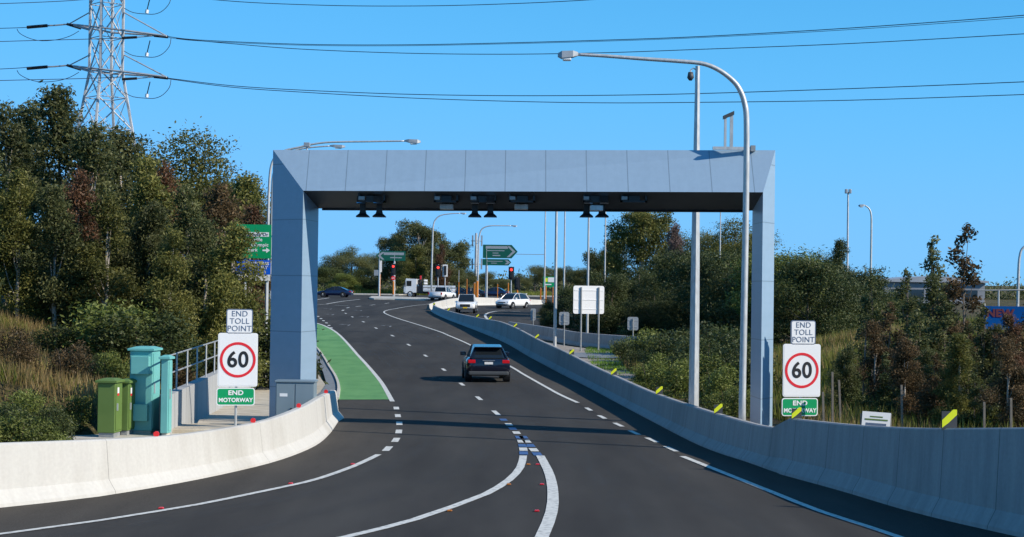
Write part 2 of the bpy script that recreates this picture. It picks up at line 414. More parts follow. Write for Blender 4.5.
# ------------------------------------------------------------ terrain: one sheet to the horizon
def axis(parts):
    a = []
    for lo, hi, st in parts:
        x = lo
        while x < hi-1e-6: a.append(x); x += st
    a.append(parts[-1][1]); return a
xs = axis([(-3000, -600, 600), (-600, -120, 60), (-120, -40, 4), (-40, 40, .8), (40, 120, 4), (120, 600, 60), (600, 3000, 600)])
ys = axis([(-60, 0, 12), (0, 120, 1.6), (120, 300, 4), (300, 600, 30), (600, 5400, 600)])
nx, ny = len(xs), len(ys)
verts = []
for y in ys:
    for x in xs:
        h = T(x, y)-.07
        inside = (interp(_W, y) < x < interp(_E, y)+2)
        if not inside: h += .12*(math.sin(x*1.7+y*.9)*math.sin(y*1.3-x*.6))*min(1, abs(x)/12)
        verts.append((x, y, h))
faces = [(j*nx+i, j*nx+i+1, (j+1)*nx+i+1, (j+1)*nx+i) for j in range(ny-1) for i in range(nx-1)]
me = bpy.data.meshes.new('ground'); me.from_pydata(verts, [], faces)
tagit(link('ground', me, M['ground'], smooth=True), kind='structure')

# ------------------------------------------------------------ barriers (paths first)
LB = [(-12.6, 23.2, 1.0), (-10.4, 25.7, 1.0)]
LB = [(-21, 11, 1.05), (-16, 17.8, 1.05), (-12.3, 23.0, 1.05)]
for bx, by, ty in ((0, 508, 446.3), (50, 502.7, 444.5), (99.6, 496.7, 442.4), (180, 483.2, 437.8), (239.4, 470.9, 429.5), (282.4, 459.6, 420.5), (315, 446.3, 407.6), (330, 434, 398.5), (339, 421.5, 393.5)):
    p = G(bx, by); LB.append((p.x, p.y, (by-ty)*(p.y+.3)/F))
LB.append((LB[-1][0]+.03, LB[-1][1]+1.2, LB[-1][2]))
RB = []
for bx, by, ty in ((1500, 655, 432), (1250, 594, 431), (1100, 557, 430.5), (1024, 538.5, 430.1), (958.7, 523.8, 430.3), (902.5, 509.7, 429.8), (838.7, 490.6, 426.3), (780, 474.5, 419.9), (777, 473, 419.2), (768, 470, 424), (760, 467, 428.5),
                   (746, 462, 426), (699.6, 445.8, 412.8), (646, 418.5, 394.2), (612, 400.5, 379), (584.8, 386, 366), (560, 373.6, 352.9), (538, 361.8, 342.5), (517.5, 350, 331.5), (504, 342.5, 325), (494, 338, 321.5), (480, 332.3, 319), (465, 326.5, 316), (452, 321.5, 313), (441, 317, 309.8), (434, 313.5, 307.3), (430.5, 311, 305.2)):
    p = G(bx, by); RB.append((p.x, p.y, (by-ty)*(p.y+.3)/F))
def barrier(name, nodes, side, m, label, cap=True):
    pts = catmull(nodes, step=.7)
    prof = [(0, 0), (.02, .06), (.17, .27), (.24, 1.0), (.28, 1.02), (.40, 1.02), (.44, 1.0), (.52, .27), (.66, 0)]
    bm = bmesh.new(); uvl = bm.loops.layers.uv.new('UVMap'); rings = []; d = 0; prev = None; ds = []
    for i, p in enumerate(pts):
        a = Vector(pts[max(i-1, 0)][:2]); b = Vector(pts[min(i+1, len(pts)-1)][:2]); t = (b-a).normalized()
        n = Vector((-t.y, t.x))*side; c = Vector(p[:2])
        if prev is not None: d += (c-prev).length
        prev = c; ds.append(d); H = p[2]
        ring = []
        for k, (o, z) in enumerate(prof):
            zz = z*H if k in (3, 4, 5, 6) else z*min(1.2, max(H, .7))/1.0
            if k in (4, 5): zz = H+.015
            if k in (3, 6): zz = H-.01
            q = c+n*o; ring.append((bm.verts.new((q.x, q.y, g(q.y)+zz-(.04 if k in (0, 8) else 0))), zz, o))
        rings.append(ring)
    for i in range(len(rings)-1):
        A, B = rings[i], rings[i+1]
        for k in range(len(prof)-1):
            f = bm.faces.new((A[k][0], B[k][0], B[k+1][0], A[k+1][0]))
            for lp, (u, v) in zip(f.loops, ((ds[i], A[k][1]+A[k][2]*.3), (ds[i+1], B[k][1]+B[k][2]*.3), (ds[i+1], B[k+1][1]+B[k+1][2]*.3), (ds[i], A[k+1][1]+A[k+1][2]*.3))):
                lp[uvl].uv = (u, v)
    bm.faces.new([v[0] for v in rings[0]]); bm.faces.new([v[0] for v in rings[-1]][::-1])
    bmesh.ops.recalc_face_normals(bm, faces=bm.faces)
    me = bpy.data.meshes.new(name); bm.to_mesh(me); bm.free()
    o = link(name, me, m); tagit(o, label, 'barrier'); return o
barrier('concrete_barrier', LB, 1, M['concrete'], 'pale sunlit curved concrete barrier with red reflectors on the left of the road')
barrier('concrete_barrier', RB, -1, M['concrete_shaded'], 'long shaded concrete barrier with yellow striped delineators on the right of the road')
# cream barrier on the far side of the opposing lanes
CB = []
for bx, by, ty in ((431, 310, 304.6), (438, 309.8, 302.4), (446, 308.6, 300.6), (456, 306.9, 298.6), (475, 305.6, 297.6), (495, 305.2, 298), (520, 304.8, 299), (546, 304.4, 300.2)):
    p = G(bx, by); CB.append((p.x, p.y, (by-ty)*(p.y+.3)/F))
barrier('concrete_barrier', CB, 1, M['concrete'], 'cream sunlit concrete barrier behind the oncoming white pickup at the intersection')
SB = []
for bx, by, ty in ((505, 330.5, 321.8), (526, 336.2, 324.8), (552.7, 340.8, 329), (575, 345, 332.6), (612.7, 349.4, 335.6), (645, 351.5, 337.5), (690, 354, 340), (760, 357, 343)):
    p = G(bx, by); SB.append((p.x, p.y, (by-ty)*(p.y+.3)/F))
barrier('concrete_barrier', SB, 1, M['concrete_shaded'], 'low shaded concrete barrier behind the white sign back and roadside bushes')

# ------------------------------------------------------------ road sheets
def off(nodes, side, d):
    o = []
    for i, p in enumerate(nodes):
        a = Vector(nodes[max(i-1, 0)][:2]); b = Vector(nodes[min(i+1, len(nodes)-1)][:2]); t = (b-a).normalized()
        n = Vector((-t.y, t.x))*side; o.append((p[0]+n.x*d, p[1]+n.y*d))
    return o
def gp(*pts): return [tuple(G(*p)[:2]) for p in pts]
left_edge = [(-24, 3)]+off(LB, 1, .3)+gp((338.6, 399.6), (340, 387.7), (337, 378), (331, 368.2), (319, 350), (300, 334), (270, 323), (210, 313), (120, 306))+[(-60, 150), (-120, 165)]
far_edge = [(-120, 262), (60, 262)]
right_edge = [(60, 215)]+gp((562, 306), (541, 310.5), (532, 316), (545, 322))+[(18, 128), (40, 122), (60, 116), (60, 106)]+[(p[0], p[1]) for p in SB[::-1]]
rb_back = [(RB[i][0]+.3, RB[i][1]) for i in range(len(RB))]
right_edge = right_edge+[q for q in rb_back[::-1] if q[1] < SB[0][1]-3]+[(14, 20), (22, 3)]
sheet('road', left_edge+far_edge+right_edge, 0, M['asphalt'])
ledge = [(393, 401), (396.3, 408.4), (397.8, 416), (399.3, 423.7), (398.8, 431.9), (395.8, 440.3), (387.6, 449), (378.7, 454.8), (353.2, 466.8), (320, 478.6), (302.9, 483.2), (225, 499.6), (199.2, 504.7), (99.6, 521), (0, 534.6), (-150, 551), (-300, 565)]
sheet('road_shoulder', off([b for b in LB[2:]], 1, .1)+gp((338.6, 399.8))+gp(*ledge[:-1]), .004, M['shoulder'])
rline = [(1000, 577), (897.4, 537), (820, 511.5), (776.8, 494.4), (725.8, 474), (682.4, 456.6), (651.8, 440.3), (618.4, 425), (588.6, 409.4), (559.7, 394.7), (545.7, 387), (523.4, 374.4), (508, 365.4), (490, 356), (473, 346.5), (448, 335.3), (420, 325.5)]
sheet('road_shoulder', gp(*rline)+gp((402, 320), (385.5, 313.5), (386, 311), (412, 306.3), (431, 304.2))+[(RB[i][0]+.15, RB[i][1]) for i in range(len(RB)-1, 1, -1)], .004, M['shoulder'])
sheet('green_lane', gp((338.7, 399.8), (340.2, 387.7), (337, 378), (331.2, 368.2), (319.2, 350), (304, 336), (298, 326), (306, 322.5), (316.8, 323.6), (325.2, 326.4), (336.3, 332.8), (350.3, 346.8), (366, 364.3), (380, 381), (390.5, 399.6)), .008, M['greenlane'])
# edge lines
line('edge_line', [(306, 321.5), (316.8, 323.4), (325.2, 326.2), (336.3, 332.5), (350.3, 346.5), (366, 364), (380, 380.7), (392.4, 401.7)], .16)
dashes('edge_dashes', [(396.3, 408.4), (397.8, 416), (399.3, 423.7), (398.8, 431.9), (395.8, 440.3), (387.6, 449)], 1.15, .17)
line('edge_line', [(378.7, 454.8), (353.2, 466.8), (320, 478.6), (302.9, 483.2), (225, 499.6), (199.2, 504.7), (99.6, 521), (0, 534.6), (-150, 551)], .14)
line('edge_line', [(431.3, 303.9), (411.8, 306), (395, 308.8), (387, 310.4), (384, 312), (386.5, 314.2), (397.8, 318.5), (418.8, 325), (439.7, 331.8), (448, 335.3), (473, 346.5), (508, 365.4), (523.4, 374.4), (545.7, 387), (559.7, 394.7), (577.9, 403)], .14)
dashes('edge_dashes', [(588.6, 409.4), (602, 417.3), (618.4, 425), (634.2, 432.9), (651.8, 440.3), (671, 449.2)], 1.3, .14)
line('edge_line', [(682.4, 456.6), (725.8, 474), (776.8, 494.4), (820, 511.5), (897.4, 537), (1000, 577)], .15)
dashes('lane_dashes', [(496.1, 413.2), (478.9, 398.5), (461.8, 384.4), (443.7, 369.8), (425.6, 355.9), (408.7, 345), (392.5, 335.8), (376, 328.2), (363.3, 321.9), (352.4, 317), (345.7, 313.5)], 1.9, .15)
dashes('lane_dashes', [(343, 310.4), (347.9, 307.8), (358.4, 306.4), (372.6, 305), (387, 303.3)], 2.6, .2)
dashes('blue_dashes', [(503.5, 420), (512.6, 428.8), (519.5, 437.5), (522.6, 445.8), (523.6, 453.3)], .75, .2, M['bluedash'], .010)
dashes('blue_dashes', [(523.5, 437.5), (530.4, 445.8), (537, 454.2)], .75, .2, M['bluedash'], .010)
dashes('lane_dashes', [(508.8, 424.7), (516.5, 433), (521.3, 441.6), (523.3, 449.6)], .8, .19)
dashes('lane_dashes', [(526.6, 441.6), (533.8, 450.2)], .8, .19)
line('lane_line', [(523.3, 456), (520.3, 467.6), (508.8, 480.4), (485.8, 494.4), (452.7, 507), (414.4, 520), (345.5, 537.5), (250, 556)], .17, dz=.012)
line('lane_line', [(540.2, 456), (547.6, 470), (551.5, 482), (553, 495), (551.6, 512), (542, 537), (520, 575)], [.19, .22], dz=.012)
line('gore_line', [(520, 311.6), (505, 310.9), (497, 311.2), (488.8, 312.8), (485.2, 315.2), (486.7, 318.4), (490.5, 321)], .22)
line('turn_line', [(305, 301.3), (317.5, 299.7), (329.3, 297.9)], .2); line('turn_line', [(326.5, 304), (344, 301.2), (360, 299.4)], .22)
dashes('turn_dashes', [(318, 316.5), (321, 318.7), (323.5, 320.8), (326.5, 323), (329, 325.6), (331.2, 328)], 1.4, .2)
dashes('turn_dashes', [(321.5, 304.6), (342, 305.6)], 2.6, .2)
def arrow(px, py, s=1.0, turn=-1):
    c = G(px, py); bm = bmesh.new()
    def poly(pts): bm.faces.new([bm.verts.new((c.x+x*s, c.y+y*s, g(c.y+y*s)+.012)) for x, y in pts])
    poly([(-.1, -2.6), (.1, -2.6), (.1, .9), (-.1, .9)]); poly([(.1, .6), (.1, .9), (turn*.9, 1.3), (turn*.9, 1.0)]) if turn else None
    poly([(turn*.9, .5), (turn*.9, 1.8), (turn*1.7, 1.2)]) if turn else poly([(-.45, .9), (.45, .9), (0, 2.4)])
    bmesh.ops.recalc_face_normals(bm, faces=bm.faces)
    me = bpy.data.meshes.new('lane_arrow'); bm.to_mesh(me); bm.free(); tagit(link('lane_arrow', me, M['oldpaint']), kind='structure')
for a in ((349.6, 325), (390.8, 326.3), (333.5, 314.6), (368.4, 316.8), (361.5, 310.6), (331.4, 309)): arrow(*a, .55)
dashes('worn_marks', [(447.5, 460.2)], .5, .9, M['oldpaint'], .006)
# polished wheel paths: soft edged wear on the asphalt
def wear_mat():
    m = bpy.data.materials.new('polished wheel path'); m.use_nodes = True; n = m.node_tree; b = n.nodes['Principled BSDF']
    b.inputs['Base Color'].default_value = (.085, .083, .08, 1); b.inputs['Roughness'].default_value = .8; b.inputs['Specular IOR Level'].default_value = .2
    uv = n.nodes.new('ShaderNodeUVMap'); uv.uv_map = 'UVMap'; sx = n.nodes.new('ShaderNodeSeparateXYZ'); n.links.new(uv.outputs[0], sx.inputs[0])
    cr = n.nodes.new('ShaderNodeValToRGB'); e = cr.color_ramp.elements; e[0].position = 0; e[0].color = (0, 0, 0, 1); e[1].position = 1; e[1].color = (0, 0, 0, 1)
    x = e.new(.5); x.color = (1, 1, 1, 1); n.links.new(sx.outputs[1], cr.inputs[0])
    tc = n.nodes.new('ShaderNodeTexCoord'); ns = noise(n, mapping(n, tc.outputs['Object'], (1, .3, 1)), 1.4, 6, .65)
    f = n.nodes.new('ShaderNodeMath'); f.operation = 'MULTIPLY'; n.links.new(cr.outputs[0], f.inputs[0]); n.links.new(ramp(n, ns, .3, .75, (.08, .08, .08, 1), (.5, .5, .5, 1)), f.inputs[1])
    n.links.new(f.outputs[0], b.inputs['Alpha']); return m
M['wear'] = wear_mat()
def wear(pxs, width):
    pts = catmull([tuple(G(*p)) for p in pxs], step=1.0); bm = bmesh.new(); uvl = bm.loops.layers.uv.new('UVMap'); prev = None
    for i, p in enumerate(pts):
        a = Vector(pts[max(i-1, 0)][:2]); b = Vector(pts[min(i+1, len(pts)-1)][:2]); t = (b-a).normalized(); nn = Vector((-t.y, t.x)); c = Vector(p[:2])
        cur = [bm.verts.new((q.x, q.y, g(q.y)+.006)) for q in (c+nn*width/2, c-nn*width/2)]
        if prev:
            f = bm.faces.new((prev[1], cur[1], cur[0], prev[0]))
            for lp, uv in zip(f.loops, ((i-1, 0), (i, 0), (i, 1), (i-1, 1))): lp[uvl].uv = uv
        prev = cur
    me = bpy.data.meshes.new('wheel_path'); bm.to_mesh(me); bm.free(); tagit(link('wheel_path', me, M['wear']), kind='structure')
wear([(700, 600), (645, 537), (608, 490), (578, 456), (510, 403), (462, 370), (425, 345), (383, 325)], 1.0)
wear([(860, 600), (765, 537), (690, 490), (640, 456), (552, 403), (495, 370), (455, 345), (405, 325)], 1.0)
wear([(-40, 552), (100, 529), (220, 511), (330, 488), (400, 462), (428, 437), (421, 403), (395, 370), (365, 345)], .9)
wear([(60, 573), (180, 546), (290, 521), (400, 492), (466, 465), (482, 437), (458, 403), (425, 370), (385, 342)], .9)
# raised pavement markers
def rrpm(px, py, m, label, grp):
    c = G(px, py); mb = MB(); mb.prism([(-.045, 0), (.045, 0), (.03, .018), (-.03, .018)], -.045, .045)
    o = mb.build('road_marker', m); o.location = (c.x, c.y, g(c.y)+.012); tagit(o, label, 'road marker', grp)
    return o
for (px, py), lb in zip(((449.6, 511.5), (508.8, 485), (528.4, 465)), ('nearest orange raised road marker by the inner lane line', 'middle orange raised road marker beside the inner lane line', 'farthest orange raised road marker between the splitting lane lines')):
    rrpm(px, py, M['orange'], lb, 'raised road markers')
for (px, py), lb in zip(((536.8, 511.7), (541.9, 485), (537.6, 465), (161, 509), (290.6, 484.2), (352.6, 464.7)), ('nearest red raised road marker left of the wide white line', 'middle red raised road marker left of the wide white line', 'farthest red raised road marker left of the wide white line', 'leftmost red raised road marker on the left shoulder line', 'red raised road marker in the middle of the left shoulder line', 'red raised road marker where the left shoulder line ends')):
    rrpm(px, py, M['red'], lb, 'raised road markers')
# left side paving, path, kerb
wall_a = G(169, 437); wall_b = G(262, 385.5)
sheet('paving', off(LB[3:], 1, .4)+gp((338, 399), (330.5, 392), (318, 374))+[(-7.9, 70), (wall_b.x, wall_b.y), (wall_a.x, wall_a.y), (-11.4, 41.6), (-10.9, 36), (-10.2, 32)], .0, M['paving'])
sheet('footpath', gp((338.2, 399.4), (330, 397), (322, 404), (312, 413), (308, 402), (321, 392), (326.5, 384), (323, 372), (317, 362), (310, 352), (300, 338), (303, 336), (319, 350.6), (331, 368.6), (337, 378.4), (339.6, 387.7)), .02, M['path'])
kb = [tuple(G(*p)[:2]) for p in ((338.8, 399.4), (340, 387.7), (337, 378), (331, 368.2), (319, 350), (300, 334))]
bm = bmesh.new(); pts = catmull(kb, step=1.0); 
ringsK = []
for i, p in enumerate(pts):
    a = Vector(pts[max(i-1, 0)]); b = Vector(pts[min(i+1, len(pts)-1)]); t = (b-a).normalized(); n = Vector((-t.y, t.x)); c = Vector(p)
    ringsK.append([(c+n*o)[:]+(g(p[1])+z,) for o, z in ((-.02, -.05), (0, .07), (.10, .075), (.12, -.05))])
mk = MB(); mk.bm.free(); mk.bm = bm; mk.loft(ringsK); o = mk.build('kerb', M['kerb']); tagit(o, kind='structure')
# verge between barriers: gravel strip, dark drain
sheet('dark_strip', gp((566, 352.5), (600, 353), (646, 352.5), (652, 357), (640, 358.5), (592, 358), (572, 357)), .012, M['path'])
sheet('verge', gp((500, 331.5), (526, 338), (575, 346.5), (632, 351), (640, 360), (636, 376), (632, 388), (620, 383), (590, 368), (560, 353), (530, 339.5), (512, 330)), -.03, M['rock'])
# far kerb island and far pavement
sheet('traffic_island', gp((369, 298.6), (372, 297.2), (395, 297.6), (428, 298.8), (440, 300.2), (425, 300.6), (395, 299.9), (374, 299.6)), 0, M['kerb'], thick=.16)
sheet('far_pavement', [(-70, 256), (-17, 256), (-16, 263), (-70, 264)], 0, M['kerb'], thick=.14)
sheet('far_pavement', [(-8, 262), (45, 262), (45, 268), (-8, 268)], 0, M['kerb'], thick=.14)
sheet('lawn_strip', [(6, 121), (20, 116.5), (34, 113), (34, 130), (8, 135)], .01, mat('lawn base', (.05, .11, .02), .95, c2=(.09, .15, .03), scale=2))

# ------------------------------------------------------------ toll gantry
YL, YR = 45.2, 43.2
def gantry():
    rl = P(302.2, 260, YL); rr = P(762.3, 260, YR)
    zr = (P(420, 192, YL-.5).z+P(680, 191.2, YR+.4).z)/2
    dO, dI = .8, 1.55
    ol = P(271.6, 250, YL+dO); orr = P(774.2, 250, YR+dO)
    il = P(318.0, 250, YL+dI); ir = P(752.0, 250, YR+dI)
    zo = (P(330, 149.2, YL+dO-.2).z+P(720, 150.4, YR+dO).z)/2
    zi = (P(400, 210, YL+dI-.5).z+P(680, 210.6, YR+dI).z)/2+.03
    root = empty('toll_gantry', (0, (YL+YR)/2, 0), 0, 'grey blue angular toll gantry spanning the road', 'gantry')
    oy = -(YL+YR)/2
    def quad(bm, uvl, pts, uv, mi=0):
        f = bm.faces.new([bm.verts.new((p[0], p[1]+oy, p[2])) for p in pts]); f.material_index = mi
        for lp, c in zip(f.loops, uv): lp[uvl].uv = c
    def new(): 
        bm = bmesh.new(); return bm, bm.loops.layers.uv.new('UVMap')
    def fin(bm, name, ms):
        bmesh.ops.remove_doubles(bm, verts=bm.verts, dist=.0005); bmesh.ops.recalc_face_normals(bm, faces=bm.faces)
        me = bpy.data.meshes.new(name); bm.to_mesh(me); bm.free()
        for m in ms: me.materials.append(m)
        o = bpy.data.objects.new(name, me); col.objects.link(o); o.parent = root; return o
    v = lambda p, z: Vector((p.x, p.y, z))
    for (r, o_, i_) in ((rl, ol, il), (rr, orr, ir)):
        bm, uvl = new(); zb = -.05
        quad(bm, uvl, [v(r, zb), v(o_, zb), v(o_, zo), v(r, zr)], [(0, 0), (0, 9), (zo, 9), (zr, 0.02)])
        quad(bm, uvl, [v(r, zb), v(i_, zb), v(i_, zi), v(r, zr)], [(0, 0), (0, 1), (zi, 1), (zr, 0)])
        quad(bm, uvl, [v(o_, zb), v(i_, zb), v(i_, zi), v(o_, zo)], [(0, 0), (0, 1), (zi, 1), (zo, 0)])
        for f in bm.faces:      # u = height so joints run level
            for lp in f.loops: lp[uvl].uv = (lp.vert.co.z+.45, lp.vert.co.x)
        fin(bm, 'column', [M['clad_v']])
    bm, uvl = new()
    quad(bm, uvl, [v(rl, zr), v(rr, zr), v(orr, zo), v(ol, zo)], [(0, 0)]*4)
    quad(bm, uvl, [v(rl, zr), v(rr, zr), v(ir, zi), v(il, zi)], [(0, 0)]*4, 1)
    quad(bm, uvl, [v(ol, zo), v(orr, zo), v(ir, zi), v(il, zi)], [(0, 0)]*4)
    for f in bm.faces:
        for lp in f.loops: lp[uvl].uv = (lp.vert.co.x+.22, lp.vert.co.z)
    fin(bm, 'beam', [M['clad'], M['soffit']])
    # dark trims under the beam
    mb = MB(); 
    for k in range(2):
        t = [il, ir][k]
    a = Vector((il.x+.1, il.y+oy, zi-.02)); b = Vector((ir.x-.1, ir.y+oy, zi-.02))
    mb.tube([a, b], .035, 6); mb.build('soffit_trim', M['black'], root)
    return rl, rr, zr, zi, zo, dI
grl, grr, gzr, gzi, gzo, gdI = gantry()
def gy(px): return YL+(YR-YL)*(px-303)/(462)
# cameras under the beam
def toll_cam_proto():
    e = empty('toll_camera', (0, 0, 0))
    mb = MB(); mb.box(-.075, .075, -.09, .09, -.12, .42); mb.build('bracket', M['black'], e)
    mb = MB(); mb.loft([[(-.08, -.1, -.05), (.08, -.1, -.05), (.08, .1, -.05), (-.08, .1, -.05)], [(-.09, -.11, -.10), (.09, -.11, -.10), (.09, .11, -.10), (-.09, .11, -.10)], [(-.17, -.18, -.17), (.17, -.18, -.17), (.17, .18, -.17), (-.17, .18, -.17)], [(-.175, -.18, -.20), (.175, -.18, -.20), (.175, .18, -.20), (-.175, .18, -.20)]]); mb.build('shroud', M['black'], e)
    mb = MB(); mb.box(-.10, .12, -.05, -.0, -.11, .11, Matrix.Translation((0, -.72, .22)) @ Matrix.Rotation(R(-28), 4, 'X')); mb.build('window', M['skymirror'], e)  # added mirror pane, tilted up to reflect the sky
    return e
proto = None
for px, which in ((363, 'leftmost'), (379.5, 'second'), (475, 'third'), (490.5, 'fourth'), (586.5, 'fifth'), (602, 'rightmost')):
    e = toll_cam_proto() if proto is None else copy_tree(proto)
    proto = proto or e
    p = P(px, 205, gy(px)+1.0); e.location = (p.x, p.y, P(px, 209.8, gy(px)+1.0).z)
    tagit(e, which+' black bell shrouded toll camera hanging under the gantry beam', 'camera', 'toll cameras under the gantry beam')
def housing(px0, px1, py0, py1, m, name, label, cat, dep=.9):
    Y = gy((px0+px1)/2)+dep; a = P(px0, py0, Y); b = P(px1, py1, Y)
    e = empty(name, ((a.x+b.x)/2, Y, b.z), 0, label, cat); w_ = (b.x-a.x)/2; h = a.z-b.z
    mb = MB(); mb.box(-w_, w_, -.1, .22, 0, h); mb.build('housing', m, e, bevel=.02)
    mb = MB(); mb.box(-w_*.7, -w_*.5, -.02, .1, h, h+.25); mb.build('bracket', M['black'], e); mb = MB(); mb.box(w_*.5, w_*.7, -.02, .1, h, h+.25); mb.build('bracket', M['black'], e)
    return e
housing(440, 453.5, 203.8, 209.5, M['galv'], 'flash_unit', 'silver box flash unit left of centre below the gantry beam', 'flash unit')
housing(514.5, 528, 203.8, 209.6, M['galv'], 'flash_unit', 'silver box flash unit right of centre below the gantry beam', 'flash unit')
housing(590, 603, 205.2, 211, M['galv'], 'flash_unit', 'silver box flash unit between the two rightmost toll cameras', 'flash unit', .4)
for a, b, lb in ((434, 458, 'dark camera rack on the soffit above the left silver box'), (509, 535, 'dark camera rack on the soffit above the right silver box'), (621, 647, 'dark camera rack alone on the right part of the soffit'), (358, 385, 'dark camera rack above the two leftmost toll cameras'), (470, 496, 'dark camera rack above the middle pair of toll cameras'), (583, 608, 'dark camera rack above the right pair of toll cameras')):
    Y = gy((a+b)/2)+.25; p = P(a, 195.5, Y); q = P(b, 202.5, Y)
    e = empty('camera_rack', ((p.x+q.x)/2, Y, q.z), 0, lb, 'camera rack', 'camera racks on the gantry soffit'); W_ = (q.x-p.x)/2; h = p.z-q.z
    mb = MB(); mb.box(-W_, W_, .0, .1, 0, .05); mb.box(-W_, -W_+.05, 0, .5, 0, h+.1); mb.box(W_-.05, W_, 0, .5, 0, h+.1); mb.box(-W_*.4, W_*.45, .02, .4, .03, h); mb.build('frame', M['black'], e)
    mb = MB(); mb.box(-W_*.95, -W_*.5, -.03, .12, h*.35, h*.9, bev=.01); mb.build('camera_head', M['galv_dull'], e)
# things on top of the gantry
p = P(732, 148, YR+.8); e = empty('antenna_frame', (p.x, p.y, p.z-.1), 0, 'pale antenna frame with a dark cap standing on the gantry top right', 'antenna')
s_ = 1/36.
mb = MB(); mb.box(-.5, .57, -.05, .05, .05, .13); mb.build('base_rail', M['galv'], e)
mb = MB(); mb.box(-.21, -.15, -.04, .04, .132, .92); mb.build('upright', M['galv'], e); mb = MB(); mb.box(-.06, 0.02, -.04, .04, .132, 1.0); mb.build('upright', M['galv'], e)
mb = MB(); mb.loft([[(-.24, -.07, .84), (-.24, .07, .84), (-.24, .07, .93), (-.24, -.07, .93)], [(.04, -.07, .96), (.04, .07, .96), (.04, .07, 1.06), (.04, -.07, 1.06)]]); mb.build('cap', M['darkgrey'], e)
mb = MB(); mb.box(.48, .6, -.07, .07, .02, .17); mb.build('box', M['galv_dull'], e)
p = P(307, 145.5, YL+.8); e = empty('rooftop_camera', (p.x, p.y, p.z-.12), 0, 'small white camera box on the left end of the gantry top', 'camera')
mb = MB(); mb.box(-.08, .08, -.08, .08, .08, .2, bev=.01); mb.build('housing', M['signgrey'], e); mb = MB(); mb.tube([(0, 0, -.1), (0, 0, .1)], .025); mb.build('stem', M['galv'], e)
# grey cabinet at the foot of the left column
p = P(294.5, 427.5, 43.6)
e = empty('control_cabinet', (p.x, p.y, 0), 0, 'grey blue two door control cabinet at the foot of the left gantry column', 'cabinet')
s_ = p.y/F; W_ = 19.3*s_; Ht = P(294.5, 382.5, p.y).z
mb = MB(); mb.box(-W_, W_, 0, .55, 0, Ht); mb.build('body', M['greycab'], e, bevel=.01)
mb = MB(); mb.box(-W_-.03, W_+.03, -.04, .58, Ht+.002, Ht+.05); mb.build('lid', M['greycab'], e, bevel=.01)
for s in (-1, 1):
    mb = MB(); mb.box(min(s*.012, s*(W_-.02)), max(s*.012, s*(W_-.02)), -.025, -.003, .08, Ht-.04); d = mb.build('door', M['greycab'], e, bevel=.006)
    mb = MB(); mb.box(s*.09-.022, s*.09+.022, -.05, -.026, Ht*.38, Ht*.5); mb.build('handle', M['black'], d)
mb = MB(); mb.box(-.39, -.19, -.031, -.026, Ht-.36, Ht-.28); mb.build('notice', M['white'], e)
# ------------------------------------------------------------ speed sign assemblies
def sign60(px, pybase, pxc, Y0, pys, label, yaw):
    base = P(px, pybase, Y0); z0 = g(Y0)
    e = empty('speed_sign', (base.x, Y0, z0), yaw, label, 'road sign')
    k = Y0/F
    def zc(y): return P(pxc, y, Y0).z-z0
    dx = P(pxc, pys[2], Y0).x-base.x
    mb = MB(); mb.tube([(0.0, .08, -.05), (0, .08, zc(pys[0])-.05)], .035, 10); mb.build('post', M['galv'], e)
    w1, w2, w3 = 13.1*k, 19.7*k, 18.9*k
    def panel(name, cx, za, zb, w_, face, border, r):
        mb = MB(); h = za-zb; mb.prism([(cx+x, (za+zb)/2+z) for x, z in rrect(2*w_, h, r)], -.004, .02)
        pn = mb.build(name, border, e)
        mb = MB(); mb.prism([(cx+x, (za+zb)/2+z) for x, z in rrect(2*w_-.05, h-.05, max(.01, r-.02))], -.008, -.0045); mb.build('face', face, pn)
        return pn
    za, zb = zc(pys[0]), zc(pys[1]); pn = panel('toll_panel', dx+.03, za, zb, w1, M['white'], M['greyink'], .06); h = za-zb
    for i, s in enumerate(('END', 'TOLL', 'POINT')):
        text('lettering', s, h*.32, M['greyink'], pn, (dx+.03, -.010, za-h*(.2+.3*i)), bold=.000, sx=1.0)
    za, zb = zc(pys[1]-.6), zc(pys[2]); pn = panel('speed_panel', dx, za, zb, w2, M['white'], M['white'], .06); h = za-zb; cz = (za+zb)/2
    bm = MB(); n = 48; ro, ri = w2*.90, w2*.765
    A = [[(dx+rr*math.cos(2*math.pi*i/n), y, cz+rr*math.sin(2*math.pi*i/n)) for rr, y in ((ro, -.014), (ri, -.014), (ri, -.009), (ro, -.009))] for i in range(n)]
    bm.loft(A+[A[0]], cap=False); bm.build('red_ring', M['red'], pn)
    text('lettering', '60', w2*1.12, M['ink'], pn, (dx, -.011, cz-.01), bold=.012, sx=.95)
    za, zb = zc(pys[2]+1.2), zc(pys[3]); pn = panel('motorway_panel', dx-.04, za, zb, w3, M['green'], M['white'], .07); h = za-zb
    text('lettering', 'END', h*.36, M['white'], pn, (dx-.04, -.011, za-h*.29), bold=.005, sx=1.15)
    text('lettering', 'MOTORWAY', h*.32, M['white'], pn, (dx-.04, -.011, za-h*.70), bold=.005, sx=.97)
    return e
sign60(235.5, 434, 237.4, 43.2, (309, 333.6, 386.6, 405.5), 'sixty speed sign with end toll point panel, left of the gantry', R(11))
sign60(801, 460, 801.4, 43.2, (320.4, 344.6, 396.8, 416), 'sixty speed sign with end toll point panel, right of the gantry', R(11))
